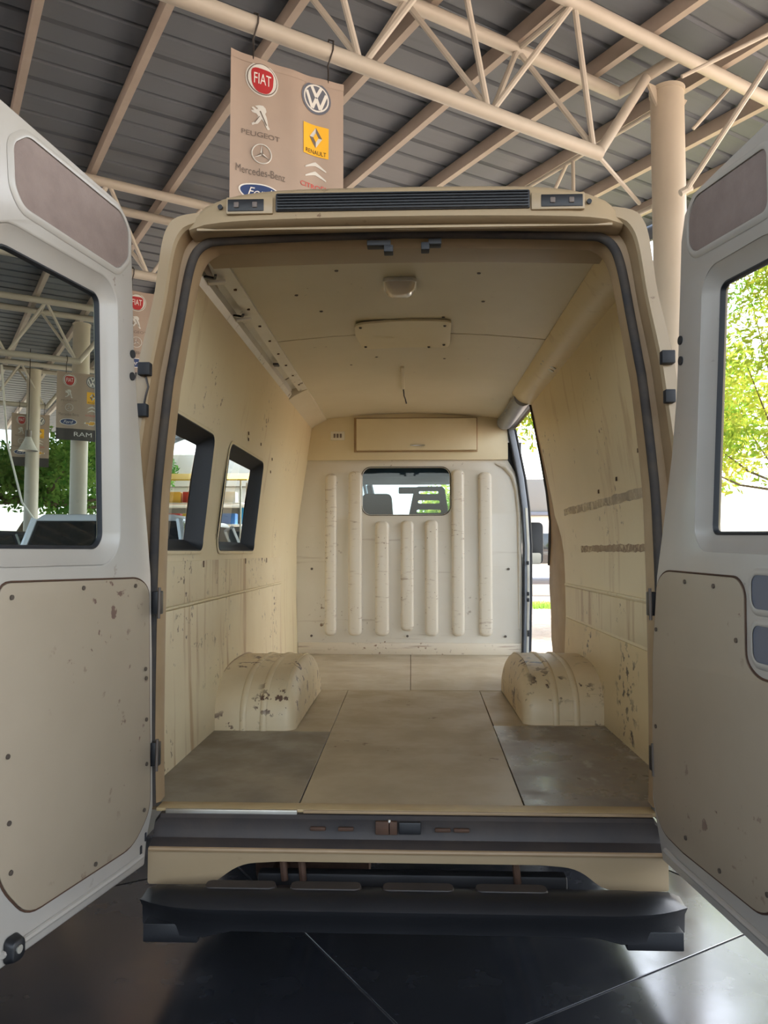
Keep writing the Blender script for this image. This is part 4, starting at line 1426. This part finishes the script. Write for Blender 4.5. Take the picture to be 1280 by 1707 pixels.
def place_banner(o, t, p, z):
    o.location = tp(t, p, z)
    o.rotation_euler = (0, 0, SHED)
ZTOP = 4.955
specs = [(2.20, 10.6, 'taupe emblem banner half hidden between the left door and the van'), (2.20, 16.13, 'larger emblem banner seen through the left door window, in front of a column'), (1.90, 21.66, 'small emblem banner seen through the left door window behind the hanging lamp')]
place_banner(bn, 1.785, 5.07, ZTOP)
for t, p, lb in specs:
    c = copy_tree(bn)
    c['label'] = lb
    place_banner(c, t, p, ZTOP)

# high-bay lamp in the distance, hung from the farthest truss
lp = tp(2.2, 20.7, 0)
hl = empty('hanging_lamp', (lp.x, lp.y, 3.88))
tag(hl, 'silver bell lamp hanging in front of the small banner in the left door window', 'lamp')
MB().lathe([(.05, .36), (.07, .34), (.10, .26), (.19, .08), (.235, 0.0), (.225, .0), (.18, .08), (.09, .25), (.04, .30)], seg=28, caps=False).build('shade', M['rail'], hl)
MB().lathe([(.07, .34), (.075, .50), (.03, .52)], seg=20).build('ballast_box', M['p_greyprint'], hl)
MB().lathe([(.03, .26), (.05, .12), (.0, .06)], seg=16).build('bulb', M['outlet'], hl)
MB().tube([(0, 0, .52), (0, 0, 2.54)], .010, 6).build('cord', M['wire'], hl)
q0, q1, q2, q3 = tp(1.3, 17.2, 5.18), tp(1.45, 17.3, 3.6), tp(1.75, 17.3, 2.4), tp(2.3, 17.3, 1.6)
cbl = MB()
cbl.tube([q0, q1, q2, q3, q3 + Vector((0, 0, -.4))], .022, 8)
tag(cbl.build('hanging_cable', M['outlet']), 'pale cable drooping from the roof at the left of the left door window', 'cable')

# ------------------------------------------------------------------ trees
def tree(name, label, loc, trunk, r0, blobs, nleaf, size, mt, seed, group=None):
    rnd = random.Random(seed)
    root = empty(name, loc)
    tag(root, label, 'tree', group)
    MB().tube(trunk, [r0 * (1 - .6 * k / (len(trunk) - 1)) for k in range(len(trunk))], 10).build('trunk', M['bark'], root)
    base = Vector(trunk[-1])
    for bx, by, bz, br in blobs:
        mid = base.lerp(Vector((bx, by, bz)), .5) + Vector((0, 0, -.15))
        MB().tube([base, mid, (bx, by, bz)], [r0 * .38, r0 * .25, r0 * .08], 6).build('branch', M['bark'], root)
    vs, fs = [], []
    tot = sum(b[3] ** 2 for b in blobs)
    for bx, by, bz, br in blobs:
        for _ in range(int(nleaf * br * br / tot)):
            d = Vector((rnd.gauss(0, 1), rnd.gauss(0, 1), rnd.gauss(0, .8))).normalized() * br * rnd.random() ** .45
            c = Vector((bx, by, bz)) + d
            a = Vector((rnd.gauss(0, 1), rnd.gauss(0, 1), rnd.gauss(0, 1))).normalized()
            b = a.orthogonal().normalized()
            s = size * rnd.uniform(.6, 1.3)
            i = len(vs)
            vs += [c - a * s, c + b * s * .45, c + a * s, c - b * s * .45]
            fs.append((i, i + 1, i + 2, i + 3))
    me = bpy.data.meshes.new('foliage')
    me.from_pydata([tuple(v) for v in vs], [], fs)
    me.materials.append(M[mt])
    fo = link('foliage', me, root)
    fo['kind'] = 'stuff'
    return root
def blobset(rnd, n, cx, cy, cz, sx, sy, sz, r):
    return [(cx + rnd.uniform(-sx, sx), cy + rnd.uniform(-sy, sy), cz + rnd.uniform(-sz, sz), r * rnd.uniform(.7, 1.2)) for _ in range(n)]
rr = random.Random(3)
tree('leafy_tree', 'yellow-green leafy tree filling the right door window', (5.6, 9.0, -.06), [(0, 0, 0), (.1, 0, 1.2), (.25, .1, 2.3)], .07,
     blobset(rr, 28, .5, -.3, 3.7, 2.2, 1.0, 2.1, .85), 24000, .06, 'leaf', 11)
tree('leafy_tree', 'tree whose crown shows at the top of the side door opening', (5.6, 13.8, -.06), [(0, 0, 0), (.1, 0, 1.8), (-.2, .1, 3.2)], .14,
     blobset(rr, 30, -1.2, 0, 4.6, 2.4, 1.5, 1.0, .95), 24000, .09, 'leaf', 12)
tree('shade_tree', 'green tree with a leaning trunk seen through the left door window', (-12.6, 20.5, -.06), [(0, 0, 0), (.5, 0, 1.6), (1.3, 0, 3.0)], .22,
     blobset(rr, 16, 1.7, 0, 3.75, 2.3, 2.2, .9, .9), 10000, .10, 'leaf_dark', 13)
tree('shade_tree', 'green tree at the right edge of the left door window', (-11.6, 28.0, -.06), [(0, 0, 0), (0, 0, 1.6), (.2, 0, 3.0)], .16,
     blobset(rr, 12, 0, 0, 3.8, 1.6, 2.0, 1.6, 1.0), 8000, .10, 'leaf_dark', 14)
tree('leafy_tree', 'small yellow-leaved tree ahead of the van, seen through the cab', (1.5, 27.5, -.06), [(0, 0, 0), (.1, 0, 1.2), (0, .1, 2.0)], .10,
     blobset(rr, 8, 0, 0, 3.0, .9, 1.2, .8, .8), 4500, .10, 'leaf', 15)
tree('leafy_tree', 'bright tree farther right behind the tree in the right door window', (13.2, 16.5, -.06), [(0, 0, 0), (.1, 0, 1.5), (0, .1, 3.0)], .13,
     blobset(rr, 14, 0, 0, 4.4, 2.4, 2.2, 2.2, 1.1), 12000, .08, 'leaf', 16)

# ------------------------------------------------------------------ grass, kerb rail
gm_v, gm_f = [], []
rg = random.Random(5)
for _ in range(5000):
    x, y = rg.uniform(1.2, 6.5), rg.uniform(17.2, 18.8)
    a = rg.uniform(0, math.pi)
    h, w = rg.uniform(.06, .2), .012
    dx, dy = math.cos(a) * w, math.sin(a) * w
    i = len(gm_v)
    gm_v += [(x - dx, y - dy, -.06), (x + dx, y + dy, -.06), (x + rg.uniform(-.05, .05), y + rg.uniform(-.05, .05), -.06 + h)]
    gm_f.append((i, i + 1, i + 2))
gme = bpy.data.meshes.new('grass_strip')
gme.from_pydata(gm_v, [], gm_f)
gme.materials.append(M['grass'])
tag(link('grass_strip', gme), 'strip of short green grass beyond the side door', 'grass', kind='stuff')
rail = empty('barrier_rail', (3.9, 21.5, -.06))
tag(rail, 'grey horizontal pipe barrier seen low through the side door', 'barrier')
MB().tube([(-4.5, 0, .58), (6.5, 0, .58)], .14, 14).build('pipe', M['p_steelgrey'], rail)
for x in (-3.6, -.9, 1.8, 4.5):
    MB().tube([(x, 0, 0), (x, 0, .55)], .07, 10).build('post', M['p_steelgrey'], rail)
wl = MB()
wl.box((4.5, 23.2, .32), (14, .2, .76))
tag(wl.build('garden_wall', M['wall_white'], bevel=.02), 'low white wall behind the grey pipe barrier', 'wall')

# ------------------------------------------------------------------ parked vehicles
def car(name, label, loc, rz, paint, L=4.4, W=1.8, H=1.7, suv=True):
    root = empty(name, loc, rz)
    tag(root, label, name.split('_')[1])
    hw = W / 2
    def ring(y, zb, zt, w, r=.10):
        return [(x, y, z) for x, z in rrect(-w, w, zb, zt, r, 3)]
    b = L / 2
    belt = H * .57
    m = MB()
    m.loft([ring(-b, .38, belt - .10, hw * .84), ring(-b + .10, .30, belt - .02, hw * .96), ring(-b + .6, .26, belt, hw), ring(b - 1.3, .26, belt, hw), ring(b - .45, .28, belt - .10, hw * .97), ring(b - .08, .32, belt - .20, hw * .9), ring(b, .40, belt - .30, hw * .80)])
    body = m.build('body', M[paint], root, smooth=50)
    y0, y1 = (-b + .10, b - 1.55) if suv else (-b + .75, b - 1.5)
    top0, top1 = (y0 + .22, y1 - .75) if suv else (y0 + .55, y1 - .70)
    m = MB()
    m.loft([[(-hw * .95, y0, belt - .03), (hw * .95, y0, belt - .03), (hw * .95, y1, belt - .06), (-hw * .95, y1, belt - .06)],
            [(-hw * .76, top0, H - .05), (hw * .76, top0, H - .05), (hw * .76, top1, H - .05), (-hw * .76, top1, H - .05)]])
    m.build('cabin_glass', M['car_glass'], root, bevel=.02)
    m = MB()
    m.loft([[(x, y, z) for x, y, z in ((-hw * .77, top0 - .03, H - .07), (hw * .77, top0 - .03, H - .07), (hw * .77, top1 + .03, H - .07), (-hw * .77, top1 + .03, H - .07))],
            [(-hw * .70, top0 + .05, H), (hw * .70, top0 + .05, H), (hw * .70, top1 - .05, H), (-hw * .70, top1 - .05, H)]])
    m.build('roof', M[paint], root, bevel=.02)
    for s in (-1, 1):
        for ya, yb in ((y0, top0), (y1, top1), ((y0 + y1) / 2 - .1, (top0 + top1) / 2 - .02)):
            MB().tube([(s * hw * .955, ya, belt - .04), (s * hw * .765, yb, H - .05)], .035, 6).build('roof_pillar', M[paint], root)
        for y in (-b + .85, b - .85):
            m = MB()
            m.lathe([(.18, -.10), (.27, -.11), (.315, -.07), (.315, .07), (.27, .11), (.18, .10)], (s * (hw - .08), y, .315), 'X', 24)
            w = m.build('wheel', M['tyre'], root)
            MB().lathe([(.19, -.06), (.12, s * .09), (.03, s * .10)], (s * (hw - .08), y, .315), 'X', 18).build('rim', M['steel'], w)
        m = MB(); m.box((s * hw * .72, -b + .02, belt - .16), (.22, .08, .14)); m.build('tail_lamp', M['lamp_red'], root, bevel=.02)
        m = MB(); m.box((s * hw * .68, b - .05, belt - .34), (.30, .10, .12)); m.build('head_lamp', M['lamp_lens'], root, bevel=.02)
        m = MB(); m.box((s * (hw + .08), y1 - .35, belt + .06), (.18, .10, .13)); m.build('wing_mirror', M[paint], root, bevel=.03)
    return root
GZ = 0.001
car('parked_car', 'white sport utility car seen through the left side windows of the van', (-3.05, 7.2, GZ), R(2), 'car_white', 5.2, 1.85, 1.76)
car('parked_car', 'dark sport utility car low in the left door window, nearest the van', (-5.6, 9.2, GZ), R(-33 + 4), 'car_dark', 4.3, 1.8, 1.68)
car('parked_car', 'dark sport utility car at the left edge of the left door window', (-8.2, 10.2, GZ), R(-33), 'car_dark', 4.3, 1.8, 1.68)

car('parked_van', 'tall dark blue van parked ahead, seen through the bulkhead window', (-1.55, 12.4, GZ), R(-4), 'car_blue', 4.8, 2.0, 2.75)

# ------------------------------------------------------------------ shop building and stall beyond the left windows
sb = empty('shop_building', (-8.3, 34, -.06))
tag(sb, 'white banded shop building seen through the forward left side window', 'building')
m = MB(); m.box((0, 0, 1.7), (8, 5, 3.4)); m.build('wall', M['wall_grey'], sb, smooth=0)
m = MB(); m.box((0, -.3, 3.85), (8.6, 5.8, .9)); m.build('fascia', M['wall_white'], sb, bevel=.03)
m = MB(); m.box((0, -.4, 5.0), (8.8, 6.0, 1.4)); m.build('upper_storey', M['wall_white'], sb, bevel=.03)
m = MB(); m.box((0, -3.25, 4.33), (8.7, .12, .10)); m.build('gutter', M['wall_grey'], sb, smooth=0)
m = MB(); m.box((1.2, -2.65, 2.9), (.9, .25, 1.1)); m.build('sign', M['sign_blue'], sb, bevel=.03)
for x in (-3.0, -1.2, .6, 2.6):
    m = MB(); m.box((x, -2.52, 1.3), (1.4, .10, 2.3)); w = m.build('shutter', M['p_greyprint'], sb, bevel=.02)
    m = MB(); m.box((x, -2.58, 1.3), (1.2, .04, 2.1)); m.build('pane', M['car_glass'], w, bevel=.01)
stl = empty('market_stall', (-7.3, 24.0, -.06))
tag(stl, 'colourful market stall seen through the rear left side window', 'stall')
for z in (.9, 1.65, 2.4, 3.15):
    m = MB(); m.box((0, .1, z - .025), (3.0, .8, .05)); m.build('shelf', M['crate_w'], stl, bevel=.01)
for x in (-1.5, 1.5):
    for y in (-.5, .5):
        MB().tube([(x, y, 0), (x, y, 3.9)], .035, 8).build('post', M['steel'], stl)
m = MB(); m.loft([[(-1.8, -.9, 3.85), (1.8, -.9, 3.85), (1.8, .7, 4.2), (-1.8, .7, 4.2)], [(-1.8, -.9, 3.90), (1.8, -.9, 3.90), (1.8, .7, 4.25), (-1.8, .7, 4.25)]]); m.build('awning', M['crate_y'], stl, smooth=0)
crate_me = {}
rows = [('lowest', .9, 'white blue yellow red'), ('second lowest', 1.65, 'yellow white red white'), ('second highest', 2.4, 'red yellow white blue'), ('highest', 3.15, 'yellow red yellow white')]
for rn, z, cols in rows:
    for k, cn in enumerate(cols.split()):
        if cn not in crate_me:
            m = MB()
            m.box((0, 0, .19), (.56, .42, .38))
            o = m.build('crate', M['crate_' + cn[0]], None, bevel=.015)
            crate_me[cn] = o.data
        else:
            o = link('crate', crate_me[cn])
        o.location = (-7.3 - .96 + k * .64, 24.05, -.06 + z + .001)
        tag(o, cn + ' crate, ' + ('first', 'second', 'third', 'fourth')[k] + ' from the left on the ' + rn + ' shelf of the market stall', 'crate', 'crates on the market stall')

# kiosk far beyond the side door
kk = empty('kiosk', (7.2, 33, -.06))
tag(kk, 'distant white kiosk with a deep dark roof seen through the side door', 'kiosk')
m = MB(); m.box((0, 0, 1.5), (5.6, 3.6, 3.0)); m.build('wall', M['wall_white'], kk, smooth=0)
m = MB(); m.loft([[(-3.1, -2.1, 3.0), (3.1, -2.1, 3.0), (3.1, 2.1, 3.0), (-3.1, 2.1, 3.0)], [(-3.1, -2.1, 4.6), (3.1, -2.1, 4.6), (3.1, 2.1, 4.6), (-3.1, 2.1, 4.6)]]); m.build('roof', M['wall_grey'], kk, bevel=.03)
m = MB(); m.box((0, -2.06, 3.1), (6.3, .30, .14)); m.build('gutter', M['p_steelgrey'], kk, bevel=.02)
for x in (-1.6, 1.4):
    m = MB(); m.box((x, -1.82, 1.6), (1.6, .08, 1.3)); m.build('hatch', M['car_glass'], kk, bevel=.02)
